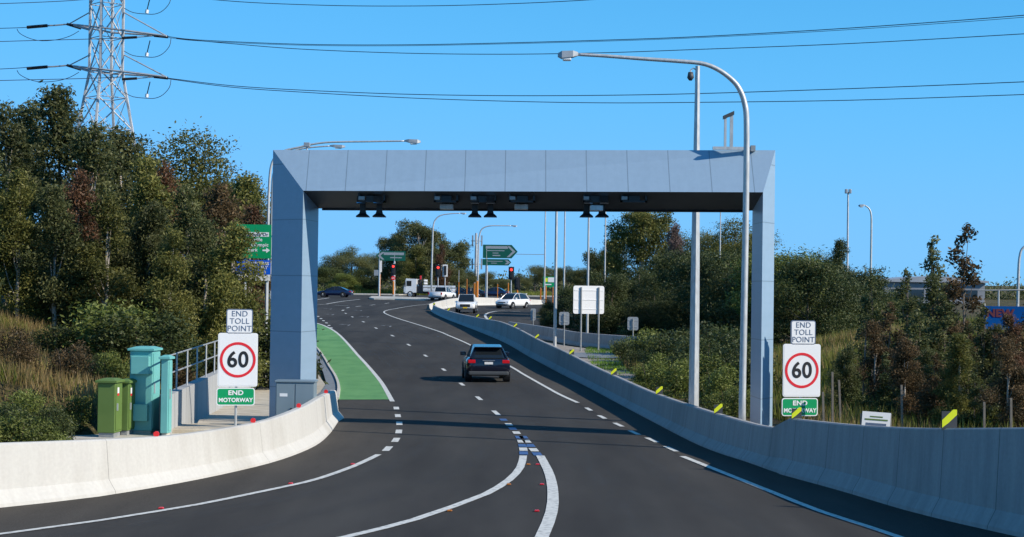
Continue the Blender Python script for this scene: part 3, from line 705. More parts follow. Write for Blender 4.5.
# ------------------------------------------------------------ left cabinets
def cabinet(px0, px1, pyt, pyb, Y, dep, m, lid, yaw, label, base=.16, boxes=(), labels=False, z0=None):
    a = P(px0, pyb, Y); b = P(px1, pyt, Y); W_ = (b.x-a.x)/2; zz = g(Y) if z0 is None else z0
    H = b.z-zz
    e = empty('utility_cabinet', ((a.x+b.x)/2, Y, zz), yaw, label, 'cabinet')
    mb = MB(); mb.box(-W_+.03, W_-.03, .03, dep-.03, -.05, base); mb.build('plinth', M['galv_dull'] if labels else M['kerb'], e)
    mb = MB(); mb.box(-W_, W_, 0, dep, base+.003, H-.08); mb.build('body', m, e, bevel=.012)
    mb = MB(); mb.loft([[(-W_-.05, -.06, H-.078), (W_+.05, -.06, H-.078), (W_+.05, dep+.05, H-.078), (-W_-.05, dep+.05, H-.078)], [(-W_-.05, -.06, H-.03), (W_+.05, -.06, H-.03), (W_+.05, dep+.05, H-.03), (-W_-.05, dep+.05, H-.03)], [(-W_*.6, .1, H+.02), (W_*.6, .1, H+.02), (W_*.6, dep-.1, H+.02), (-W_*.6, dep-.1, H+.02)]]); mb.build('lid', m, e)
    mb = MB(); mb.box(W_+.003, W_+.018, .05, dep-.05, base+.06, H-.14); d = mb.build('door', m, e, bevel=.004)
    mb = MB(); mb.box(W_+.02, W_+.05, .08, .11, H*.48, H*.6); mb.build('handle', M['galv'], d)
    for (x0, x1, z0_, z1) in boxes:
        mb = MB(); mb.box(-W_+x0*2*W_, -W_+x1*2*W_, -.16, -.003, z0_*H, z1*H); mb.build('vent_hood', m, e, bevel=.012)
    if labels:
        mb = MB(); mb.box(W_+.020, W_+.026, .12, .24, H-.34, H-.2); mb.build('notice', M['white'], e)
        mb = MB(); mb.box(W_+.020, W_+.026, .12, .24, H-.40, H-.342); mb.build('warning_strip', M['red'], e)
    return e
cabinet(96.8, 115.5, 379.5, 438, 41.2, .55, M['gcab'], 0, R(-5), 'left olive green utility cabinet beside the teal cabinet', labels=True)
cabinet(119, 128.6, 380, 438, 41.9, .55, M['gcab'], 0, R(-5), 'right olive green utility cabinet touching the teal cabinet', labels=True)
cabinet(128.5, 153, 347.6, 438, 42.4, .65, M['teal'], 0, R(-5), 'tall teal equipment cabinet with two vent hoods beside the green cabinets', base=.12, boxes=((.12, .92, .70, .90), (.08, .88, .17, .36)))
cabinet(160, 168.5, 356, 437, 41.75, .35, M['teal'], 0, R(-5), 'narrow teal cabinet at the end of the retaining wall', base=.12)
sheet('cabinet_plinth', [(-10.7, 40.9), (-8.0, 40.9), (-8.0, 43.3), (-10.9, 43.3)], 0, M['kerb'], thick=.05)
# retaining wall + railing
def retaining():
    e = empty('retaining_wall', (wall_a.x, wall_a.y, 0), 0, 'low grey concrete retaining wall behind the left speed sign', 'wall')
    d = Vector((wall_b.x-wall_a.x, wall_b.y-wall_a.y)); ln = d.length
    bm = bmesh.new(); uvl = bm.loops.layers.uv.new('UVMap'); n = Vector((-d.y, d.x)).normalized()
    nseg = 14; Rg = []
    for i in range(nseg+1):
        t = i/nseg; c = d*t; h = 1.03+.22*t
        Rg.append([(c+n*o)[:]+(z,) for o, z in ((0, -.1), (0, h), (.25, h), (.25, -.1))])
    vs = [[bm.verts.new(p) for p in r] for r in Rg]
    for i in range(nseg):
        for k in range(3):
            f = bm.faces.new((vs[i][k], vs[i+1][k], vs[i+1][k+1], vs[i][k+1]))
            for lp, (u, v_) in zip(f.loops, ((i, k), (i+1, k), (i+1, k+1), (i, k+1))): lp[uvl].uv = (u*ln/nseg+1.2, v_*.9)
    bm.faces.new(vs[0]); bm.faces.new(vs[-1][::-1]); bmesh.ops.recalc_face_normals(bm, faces=bm.faces)
    me = bpy.data.meshes.new('wall'); bm.to_mesh(me); bm.free(); link('wall', me, panelled('retaining concrete', (.33, .34, .34), (.42, .43, .43), 2.0, .03, .85), e)
    r = empty('handrail', (wall_a.x, wall_a.y, 0), 0, 'galvanised pipe handrail along the top of the retaining wall', 'railing')
    k = 0; npst = 12
    for i in range(npst+1):
        t = i/npst; c = d*t+n*.12; h = 1.03+.22*t
        mb = MB(); mb.tube([(c.x, c.y, h), (c.x, c.y, h+.95)], .024, 8); mb.build('post', M['galv'], r)
    for dz in (.5, .95):
        mb = MB(); a = n*.12; b = d+n*.12; mb.tube([(a.x, a.y, 1.03+dz), (b.x, b.y, 1.25+dz)], .022, 8); mb.build('rail', M['galv_dull'], r)
retaining()
for k, (px, py) in enumerate(((185, 434), (216, 428))):   # pale concrete steps beside the wall
    p = G(px, py); mb = MB(); mb.box(-1.0, .9, -.3, 1.4, -.05, .16-.04*k); o = mb.build('concrete_step', M['paving'], bevel=.02); o.location = (p.x+.5, p.y, 0); o.rotation_euler = (0, 0, R(8))
    tagit(o, ('pale concrete pad beside the narrow teal cabinet', 'pale concrete pad behind the left speed sign post')[k], 'concrete pad')
# ------------------------------------------------------------ delineators
def delin(px, py, label, near=False):
    # position on top of right barrier: find node whose pixel x matches
    best = None
    for q in RBs:
        s = 1.0
        v = Vector((q[0], q[1], g(q[1])+q[2])) ; c = proj(v)
        if best is None or abs(c[0]-px) < best[0]: best = (abs(c[0]-px), v)
    v = best[1]
    e = empty('delineator', v, 0, label, 'delineator', 'striped delineators on the right barrier')
    mb = MB(); mb.box(-.13, .13, -.006, .006, -.02, .30); mb.build('plate', M['darkgrey'], e); e.scale = (1, 1, 1) if px > 900 else (.8, .8, .75)
    mb = MB(); mb.prism([(-.125, .02), (-.02, .10), (.125, .24), (.125, .33), (.06, .33), (-.125, .15)], -.012, -.007); mb.build('stripe', M['yellow'], e)
def proj(v):
    d = v-Vector((0, 0, CAMH)); z = d.dot(_Fw); return (512+F*d.dot(CR)/z, 268.5-F*d.dot(CU)/z)
def topline(nodes, side, o=.34):
    pts = catmull(nodes, step=.3); out = []
    for i, p in enumerate(pts):
        a = Vector(pts[max(i-1, 0)][:2]); b = Vector(pts[min(i+1, len(pts)-1)][:2]); t = (b-a).normalized(); n = Vector((-t.y, t.x))*side
        out.append((p[0]+n.x*o, p[1]+n.y*o, p[2]))
    return out
RBs = topline(RB, -1); LBs = topline(LB, 1)
ords = ['nearest', 'second nearest', 'third nearest', 'fourth nearest', 'fifth nearest', 'sixth nearest', 'seventh nearest', 'eighth nearest', 'ninth nearest', 'tenth nearest', 'eleventh nearest', 'twelfth nearest', 'farthest']
for i, (px, py) in enumerate(((946, 421), (797, 415), (718.7, 413), (659, 396.5), (614, 376.7), (571.8, 356.3), (537, 339.7), (515.5, 329.2), (490.3, 318.7), (477.5, 316), (448.8, 309.8), (433.4, 304.3))):
    delin(px, py, (ords[i] if i < 11 else 'farthest')+' yellow striped delineator plate standing on the right concrete barrier')
for i, px in enumerate((152.4, 251.7, 298.4, 325.8)):
    v = min((Vector((q[0], q[1], g(q[1])+q[2])) for q in LBs), key=lambda v: abs(proj(v)[0]-px))
    mb = MB(); mb.tube([(0, -.02, .06), (0, .01, .06)], .055, 14); mb.box(-.02, .02, -.01, .0, -.02, .02); o = mb.build('reflector', M['redglow']); o.location = v
    tagit(o, ('round red reflector on the left barrier in front of the teal cabinet', 'round red reflector on the left barrier under the left speed sign', 'round red reflector on the left barrier before the control cabinet', 'round red reflector nearest the far end of the left barrier')[i], 'reflector', 'red reflectors on the left barrier')

# ------------------------------------------------------------ lamps and poles
def lamp_head(e, loc, dirx, ln, m=None):
    x, y, z = loc; mb = MB(); s = dirx
    mb.loft([[(x, y-.05, z-.03), (x, y+.05, z-.03), (x, y+.05, z+.05), (x, y-.05, z+.05)], [(x+s*ln*.25, y-.11, z-.07), (x+s*ln*.25, y+.11, z-.07), (x+s*ln*.25, y+.10, z+.08), (x+s*ln*.25, y-.10, z+.08)],
             [(x+s*ln*.8, y-.13, z-.10), (x+s*ln*.8, y+.13, z-.10), (x+s*ln*.8, y+.10, z+.07), (x+s*ln*.8, y-.10, z+.07)], [(x+s*ln, y-.06, z-.06), (x+s*ln, y+.06, z-.06), (x+s*ln, y+.05, z+.02), (x+s*ln, y-.05, z+.02)]])
    h = mb.build('lamp_head', m or M['signgrey'], e)
    mb = MB(); mb.box(x+s*ln*.34 if s > 0 else x+s*ln*.75, x+s*ln*.75 if s > 0 else x+s*ln*.34, y-.1, y+.1, z-.15, z-.085, bev=.02); mb.build('lens', M['white'], h)
def lamp_px(name, base_px, Y, pts_px, headdir, headlen, label, r0, r1, z0=None, mat_=None):
    """base pixel for x, polyline pixels for the bent tube, all at depth Y"""
    b = P(base_px[0], base_px[1], Y); zb = (g(Y) if z0 is None else z0)
    e = empty(name, (b.x, Y, zb), 0, label, 'street lamp')
    W3 = [P(px, py, Y)-Vector((b.x, Y, zb)) for px, py in pts_px]
    W3 = [Vector(p) for p in catmull([tuple(p) for p in W3], sub=5)]
    split = 0
    n = len(W3)
    mb = MB(); mb.tube([Vector((0, 0, -.1))]+W3, [r0]+[r0+(r1-r0)*((i+1)/n)**.8 for i in range(n)], 10); mb.build('pole', mat_ or M['galv'], e, smooth=True)
    mb = MB(); mb.box(-r0*1.8, r0*1.8, -r0*1.8, r0*1.8, 0, .03); mb.build('base_plate', M['galv_dull'], e)
    if headlen: lamp_head(e, tuple(W3[-1]), headdir, headlen)
    return e
lamp_px('street_lamp', (742, 460), 40.3, [(742.3, 400), (744.6, 280), (746, 200), (746.6, 125), (744.5, 103), (738.8, 88), (730, 78), (717, 69), (702, 63.5), (680, 61.3), (643, 58.8), (605, 56), (578, 54.5)], -1, .48, 'tall curved street lamp with a long arm reaching left over the gantry', .088, .038)
e = empty('camera_pole', tuple(P(693.2, 445, 48.5)[:2])+(0,), 0, 'thick straight galvanised pole with a dome camera at its top', 'pole')
tp = P(700.2, 66, 48.5)
h_ = tp.z; mb = MB(); mb.tube([(0, 0, -.05), (0, 0, h_*.5), (0, 0, h_)], [.15, .12, .065], 8); mb.build('pole', M['galv'], e)
mb = MB(); mb.tube([(0, 0, h_-.15), (-.12, 0, h_-.06), (-.2, 0, h_-.12), (-.2, 0, h_-.2)], .02, 6); mb.build('bracket', M['galv'], e)
mb = MB(); mb.tube([(-.2, 0, h_-.18), (-.2, 0, h_-.34), (-.2, 0, h_-.42)], [.07, .1, .04], 10); mb.build('dome_camera', M['darkgrey'], e, smooth=True)
# lamps partly behind the gantry on the left
lamp_px('street_lamp', (266.5, 318), 76, [(266.8, 300), (268, 230), (269, 190), (272, 163), (282, 152), (298, 147.5), (325, 142.5), (370, 141.5), (405, 141)], 1, .7, 'street lamp behind the left gantry column with its head showing above the beam', .075, .035)
lamp_px('street_lamp', (271, 318), 100, [(270.6, 290), (272, 200), (274, 172), (282, 158), (295, 150.5), (310, 147.5), (330, 146)], 1, .9, 'farther street lamp behind the left gantry column with its arm hidden', .09, .04)
lamp_px('street_lamp', (431.5, 292), 215, [(431.6, 275), (432.6, 240), (433.4, 225), (436, 219), (441, 215.3), (450, 213.8), (460, 213.3)], 1, .8, 'street lamp in front of the big gum tree with its arm pointing right', .12, .06)
lamp_px('street_lamp', (477.8, 292), 215, [(478, 275), (478.6, 245), (479.3, 236), (482, 229), (489, 226), (500, 225.7), (511, 225.8)], 1, .8, 'street lamp beside the mobile tower with its arm pointing right', .12, .06)
lamp_px('street_lamp', (870.6, 300), 130, [(870.8, 270), (871.4, 225), (871, 214), (869, 208.5), (865, 205.5)], -1, .5, 'small curved street lamp right of the tall camera mast, above the trees', .09, .05, z0=2)
lamp_px('street_lamp', (1017.6, 318), 90, [(1017.8, 300), (1018.6, 270), (1019.6, 257), (1022, 249), (1028, 244.5), (1036, 242)], 1, .6, 'street lamp cut off by the right edge of the photo', .08, .05, z0=1.5)
def pole(px, pyb, pyt, Y, r, label, z0=None, name='light_pole', head=None, m=None):
    b = P(px, pyb, Y); zb = g(Y) if z0 is None else z0; t = P(px, pyt, Y)
    e = empty(name, (b.x, Y, zb), 0, label, 'pole')
    mb = MB(); mb.tube([(0, 0, -.3), (0, 0, t.z-zb)], [r, r*.65], 8); mb.build('pole', m or M['galv'], e)
    mb = MB(); mb.box(-r*1.8, r*1.8, -r*1.8, r*1.8, 0, .04); mb.build('base_plate', M['galv_dull'], e)
    H = t.z-zb
    if head == 'cams':
        for s in (-1, 1):
            mb = MB(); mb.box(s*.13-.09, s*.13+.09, -.12, .12, H-.1, H+.2, bev=.03); mb.build('camera', M['signgrey'], e)
    if head == 'lamp':
        mb = MB(); mb.box(-.5, .5, -.12, .12, H, H+.12); mb.build('lamp_head', M['signgrey'], e)
    return e
pole(554.8, 347, 172, 100, .105, 'thick pale pole standing left of the white sign back')
pole(587.3, 330, 175, 112, .085, 'pale pole rising from behind the white sign back', head='lamp')
pole(544.3, 300, 180, 195, .10, 'thin pale pole with a horizontal arm, right of the green signs')
pole(563.8, 305, 178, 150, .085, 'thin pale pole just right of the thick pale pole')
pole(604.5, 300, 178, 130, .07, 'thin pale pole in front of the big right hand tree')
pole(719.5, 300, 205, 120, .06, 'slender pole above the bushes left of the right gantry column')
pole(847, 300, 192, 118, .09, 'tall mast with twin cameras above the trees on the right', z0=1.5, head='cams', name='camera_mast')
p = P(544.3, 254.5, 195); q = P(516, 254.5, 195)
mb = MB(); mb.tube([(0, 0, 0), (q.x-p.x, 0, 0)], .035, 6); o = mb.build('mast_arm', M['galv_dull']); o.location = p
tagit(o, 'thin horizontal arm reaching left toward the green direction signs', 'mast arm')
# ------------------------------------------------------------ sign backs
def sign_back(px0, px1, py0, py1, posts, pyb, Y, m, label, rails=3, postm=None, r=.12):
    a = P(px0, py1, Y); b = P(px1, py0, Y); W_ = b.x-a.x; H = b.z-a.z; cx = (a.x+b.x)/2
    e = empty('sign', (cx, Y, g(Y)), 0, label, 'road sign')
    z0 = a.z-g(Y)
    mb = MB(); mb.prism([(x, z0+H/2+z) for x, z in rrect(W_, H, min(r, H*.2))], .0, .02); mb.build('panel', m, e)
    for i in range(rails):
        zz = z0+H*(i+.5)/rails; mb = MB(); mb.box(-W_/2+.06, W_/2-.06, -.02, -.003, zz-.02, zz+.02); mb.build('rail', m if rails > 2 else M['galv'], e)
    for px in posts:
        x = P(px, pyb, Y).x-cx; mb = MB(); mb.tube([(x, -.06, -.1), (x, -.06, z0+H-.08)], .035 if W_ < 1.2 else .05, 8); mb.build('post', postm or M['galv_dull'], e)
    return e
sign_back(572.4, 605.2, 286, 313.6, (579.9, 598.5), 350, 99, M['white'], 'large white sign back on two posts beyond the right barrier').rotation_euler = (0, 0, R(16))
sign_back(559, 569.4, 312, 325, (564,), 344, 104, M['signgrey'], 'small grey sign back left of the large white sign back', 2)
sign_back(627.4, 638.4, 317, 330.2, (632.8,), 347, 104, M['signgrey'], 'small grey sign back right of the large white sign back', 2)
sign_back(530.5, 536, 308.5, 320.5, (533,), 334, 128, M['signgrey'], 'small grey sign back near the oncoming white car', 2)
# leaning white notice behind the right barrier
Y = 40; a = P(862, 428.5, Y); b = P(890.5, 414, Y)
e = empty('notice_board', ((a.x+b.x)/2, Y, T((a.x+b.x)/2, Y)), 0, 'small leaning white notice board with green lines behind the right barrier', 'notice board'); zz = a.z-e.location.z
rot = Matrix.Translation((0, 0, zz+.2)) @ Matrix.Rotation(R(3.5), 4, 'Y')
mb = MB(); mb.box(-.335, .335, 0, .015, -.26, .19, rot); pn = mb.build('panel', M['white'], e)
for k, (w_, z, h) in enumerate(((.15, .08, .014), (.27, .01, .018), (.24, -.10, .03))):
    mb = MB(); mb.box(-w_, w_, -.006, -.002, z-h, z+h, rot); mb.build('printed_line', M['gcab'] if k < 2 else M['greyink'], pn)
mb = MB(); 
for s in (-1, 1): mb = MB(); mb.box(s*.35-.02, s*.35+.02, .017, .05, -.2, zz+.35); mb.build('stake', M['wood'], e)
# ------------------------------------------------------------ big green and blue sign on the left
Y = 64; z0 = T(P(262, 300, Y).x, Y); a = P(236, 258.5, Y); b = P(271.2, 224.5, Y)
e = empty('direction_sign', ((a.x+b.x)/2, Y, z0), 0, 'tall green direction sign above a blue toll sign, beside the left column', 'road sign')
def zrel(py): return P(255, py, Y).z-z0
def xrel(px): return P(px, 250, Y).x-(a.x+b.x)/2
def panel(name, px0, px1, py0, py1, m, par=None, y0=-.02):
    mb = MB(); mb.box(xrel(px0), xrel(px1), y0, y0+.02, zrel(py1), zrel(py0)); return mb.build(name, m, par or e)
pg = panel('green_panel', 236, 271.2, 224.5, 258.3, M['green']); pb = panel('blue_panel', 236, 270.8, 260, 274.5, M['blue']); pw = panel('white_panel', 236, 270.6, 274.7, 280.5, M['white'])
panel('white_patch', 240, 268.8, 232.2, 236.6, M['white'], pg, -.027)
text('lettering', 'Homebush Dr', .17, M['ink'], pg, (xrel(268.3), -.032, zrel(234.4)), align='RIGHT', sx=1.05)
text('lettering', 'Hurstville', .19, M['white'], pg, (xrel(262.3), -.026, zrel(239.6)), bold=.003, align='RIGHT')
text('lettering', 'Olympic', .185, M['white'], pg, (xrel(268.6), -.026, zrel(244.9)), bold=.003, align='RIGHT')
text('lettering', 'Park', .185, M['white'], pg, (xrel(257.5), -.026, zrel(250)), bold=.003, align='RIGHT')
mb = MB(); cx, cz = xrel(266.3), zrel(250.2); mb.prism([(cx-.14, cz-.03), (cx, cz-.03), (cx, cz-.1), (cx+.14, cz), (cx, cz+.1), (cx, cz+.03), (cx-.14, cz+.03)], -.026, -.021); mb.build('arrow', M['white'], pg)
for s, py, px in (('WITH PASS', 263.6, 269.3), ('TO PAY', 267.6, 268), ('NO', 271.8, 264)): text('lettering', s, .16, M['white'], pb, (xrel(px), -.026, zrel(py)), bold=.004, align='RIGHT', sx=1.05)
for px in (245, 266.8): mb = MB(); mb.tube([(xrel(px), .08, -.2), (xrel(px), .08, zrel(225))], .06, 8); mb.build('post', M['galv'], e)
# green arrow direction signs at the intersection
def arrow_sign(px0, px1, py0, py1, d, posts, pyb, Y, label, lines):
    a = P(px0, py1, Y); b = P(px1, py0, Y); cx = (a.x+b.x)/2; W_ = (b.x-a.x)/2; H = b.z-a.z; z0 = a.z-g(Y); e = empty('direction_sign', (cx, Y, g(Y)), 0, label, 'road sign')
    t = H*.45
    pts = [(-W_, z0), (W_-t, z0), (W_, z0+H/2), (W_-t, z0+H), (-W_, z0+H)]
    if d < 0: pts = [(-x, z) for x, z in pts][::-1]
    mb = MB(); mb.prism(pts, 0, .06); pn = mb.build('panel', M['green_dk'], e)
    cv = [(W_-t*1.35-.35, z0+.15), (W_-t*1.35, z0+.15), (W_-t*.35, z0+H/2), (W_-t*1.35, z0+H-.15), (W_-t*1.35-.35, z0+H-.15), (W_-t*.35-.4, z0+H/2)]
    if d < 0: cv = [(-x, z) for x, z in cv][::-1]
    mb = MB(); mb.prism(cv, -.012, -.004); mb.build('chevron', M['signgrey'], pn)
    for w0, w1, zz, hh in lines:
        mb = MB(); x0, x1 = (-W_+w0*2*W_, -W_+w1*2*W_); mb.box(x0, x1, -.012, -.004, z0+H*(zz-hh), z0+H*(zz+hh)); mb.build('name_strip', M['signgrey'], pn)
    for px in posts:
        x = P(px, pyb, Y).x-cx; mb = MB(); mb.tube([(x, .12, -.2), (x, .12, z0+H*.9)], .13, 8); mb.build('post', M['galv'], e)
    return e
arrow_sign(376, 405.5, 251.2, 260.5, -1, (379, 394), 295, 236, 'dark green left pointing direction sign above the red traffic light', ((.26, .95, .72, .13), (.48, .88, .32, .05)))
arrow_sign(482.8, 517.8, 245, 258, 1, (486,), 296, 216, 'larger dark green right pointing direction sign above a smaller one', ((.08, .72, .80, .10), (.1, .62, .56, .03), (.28, .45, .38, .03), (.28, .5, .2, .04)))
arrow_sign(482.4, 511.3, 259.3, 265.2, 1, (486.5,), 296, 215.4, 'smaller dark green right pointing direction sign below the larger one', ((.15, .7, .65, .05), (.3, .5, .35, .05)))
# ------------------------------------------------------------ traffic signals
def signal(px, pyt, pyb, Y, label, lit=True, back=False, orange=None, disc=False, dx=0):
    b = P(px, pyb, Y); e = empty('traffic_light', (b.x, Y, g(Y)), 0, label, 'traffic light'); k = Y/F
    H = P(px, pyt, Y).z-g(Y)
    mb = MB(); mb.tube([(0, .1, -.1), (0, .1, H+.15)], .07, 8); mb.build('post', M['galv'], e)
    if orange:
        mb = MB(); mb.tube([(0, .1, orange[0]), (0, .1, orange[1])], .14, 10); mb.build('orange_sleeve', M['orange'], e)
    mb = MB(); mb.box(dx-.33, dx+.33, -.04, -.02, H-1.45, H+.1); mb.build('target_board', M['black'] if not back else M['white'], e)
    mb = MB(); mb.box(dx-.17, dx+.17, -.26, -.042, H-1.25, H-.05, bev=.02); hd = mb.build('housing', M['black'], e)
    for i, mm in enumerate((M['lampred'] if lit else M['black'], M['black'], M['black'])):
        mb = MB(); mb.tube([(dx, -.30, H-.26-.39*i), (dx, -.265, H-.26-.39*i)], .15, 14); mb.build('lamp', mm, hd)
    if disc:
        mb = MB(); mb.tube([(0, -.05, H-1.85), (0, -.02, H-1.85)], .3, 16); mb.build('red_disc', M['red'], e)
        mb = MB(); mb.box(-.2, .2, -.06, -.052, H-1.89, H-1.81); mb.build('bar', M['white'], e)
    return e
signal(393, 264.5, 297, 232, 'red traffic light below the left pointing green sign', orange=(.4, 2.2), disc=True)
signal(437.8, 265.6, 297, 220, 'red traffic light above the white pickup truck')
signal(444.8, 265.4, 297, 220.5, 'unlit traffic light with a white edged board beside a red one', lit=False, back=True)
signal(511, 267.6, 297, 205, 'red traffic light below the right pointing green signs')
signal(517, 278, 297, 210, 'small dark traffic light on an orange sleeved post', lit=False, orange=(.4, 1.9))
def bollard(px, pyt, pyb, Y, label, r=.12, top=0):
    b = P(px, pyb, Y); e = empty('orange_post', (b.x, Y, g(Y)), 0, label, 'post', 'orange sleeved posts at the intersection'); H = P(px, pyt, Y).z-g(Y)
    mb = MB(); mb.tube([(0, 0, 0), (0, 0, H)], r, 10); mb.build('sleeve', M['orange'], e)
    mb = MB(); mb.tube([(0, 0, -.1), (0, 0, H+max(.05, top))], r*.5, 8); mb.build('pole', M['galv'], e)
for px, pt, pb, Y, lb, r, tp_ in ((458.7, 282, 292, 230, 'orange sleeved post with a grey pole top, left of the mobile tower', .065, 1.6), (466.8, 279, 291, 235, 'orange post between two dark cars and the mobile tower', .065, 0), (474.4, 283, 294, 212, 'fat orange sleeve at the foot of the mobile tower', .2, 0), (476.8, 281, 295, 211, 'tallest fat orange sleeve beside the lamp post foot', .2, 0), (497.5, 284, 292, 228, 'thin orange post behind the dark blue hatchback', .065, 0),
                          (508, 283, 292, 232, 'orange post left of the right hand red traffic light', .09, 0), (540.5, 288, 298, 200, 'orange post left of the green and white billboard', .09, 0), (545.8, 286, 296, 198, 'orange post below the green and white billboard', .09, 0), (552.8, 287, 296, 205, 'thin orange post right of the green and white billboard', .065, 0)):
    bollard(px, pt, pb, Y, lb, r, tp_)
# grey box post at 379 with orange lower part
b = P(379.5, 292, 240); e = empty('signal_controller_post', (b.x, 240, g(240)), 0, 'post with a tall white panel and a small grey box, left of the red light', 'post')
mb = MB(); mb.tube([(0, 0, 0), (0, 0, 3.1)], .14, 10); mb.build('orange_sleeve', M['orange'], e)
mb = MB(); mb.box(-.12, .28, -.05, .05, 3.4, 5.4); mb.build('white_panel', M['white'], e); mb = MB(); mb.box(-.8, .1, -.2, .1, 2.9, 3.7); mb.build('box', M['signgrey'], e); mb = MB(); mb.tube([(0, .08, 0), (0, .08, 5.6)], .06, 8); mb.build('pole', M['galv'], e)
# billboard
Y = 230; a = P(543, 287.2, Y); b = P(554.5, 276.7, Y)
e = empty('billboard', ((a.x+b.x)/2, Y, g(Y)), 0, 'small green yellow and white roadside billboard in the distance', 'billboard'); W_ = (b.x-a.x)/2; z1 = b.z-g(Y); z0_ = a.z-g(Y)
mb = MB(); mb.box(-W_, W_, 0, .1, z0_, z1); pn = mb.build('panel', M['green'], e)
mb = MB(); mb.box(-.1, W_-.05, -.03, -.004, z1-.75, z1-.1); mb.build('white_strip', M['white'], pn); mb = MB(); mb.box(-W_+.1, -.15, -.03, -.004, z1-.7, z1-.2); mb.build('yellow_strip', M['yellow'], pn)
mb = MB(); mb.box(-W_+.2, W_-.4, -.03, -.004, z0_+.3, z0_+.45); mb.build('white_line', M['white'], pn)
for s in (-1, 1): mb = MB(); mb.tube([(s*W_*.7, .15, -.1), (s*W_*.7, .15, z1-.1)], .06); mb.build('post', M['galv'], e)
# mobile phone tower
Y = 300; b = P(476, 292, Y); k = Y/F; zb = T(b.x, Y); top = P(475.5, 233, Y).z-zb
e = empty('phone_tower', (b.x, Y, zb), 0, 'slim mobile phone tower with panel antennas left of the green signs', 'tower')
mb = MB(); mb.tube([(0, 0, 0), (-.1, 0, top)], [.4, .2], 10); mb.build('mast', M['galv'], e)
for i in range(3):
    for j, hgt in enumerate((top-1.4, top-5.5)):
        a_ = R(120*i+20); mb = MB(); x = math.cos(a_)*.95; y = math.sin(a_)*.95; mb.box(x-.13, x+.13, y-.1, y+.1, hgt-.9, hgt+1.0); mb.build('antenna', M['signgrey'], e)
mb = MB(); [mb.tube([(math.cos(R(t))*1.0, math.sin(R(t))*1.0, h), (math.cos(R(t+60))*1.0, math.sin(R(t+60))*1.0, h)], .05, 6) for t in range(0, 360, 60) for h in (top-1.4, top-5.5)]; mb.build('ring_frame', M['galv_dull'], e)

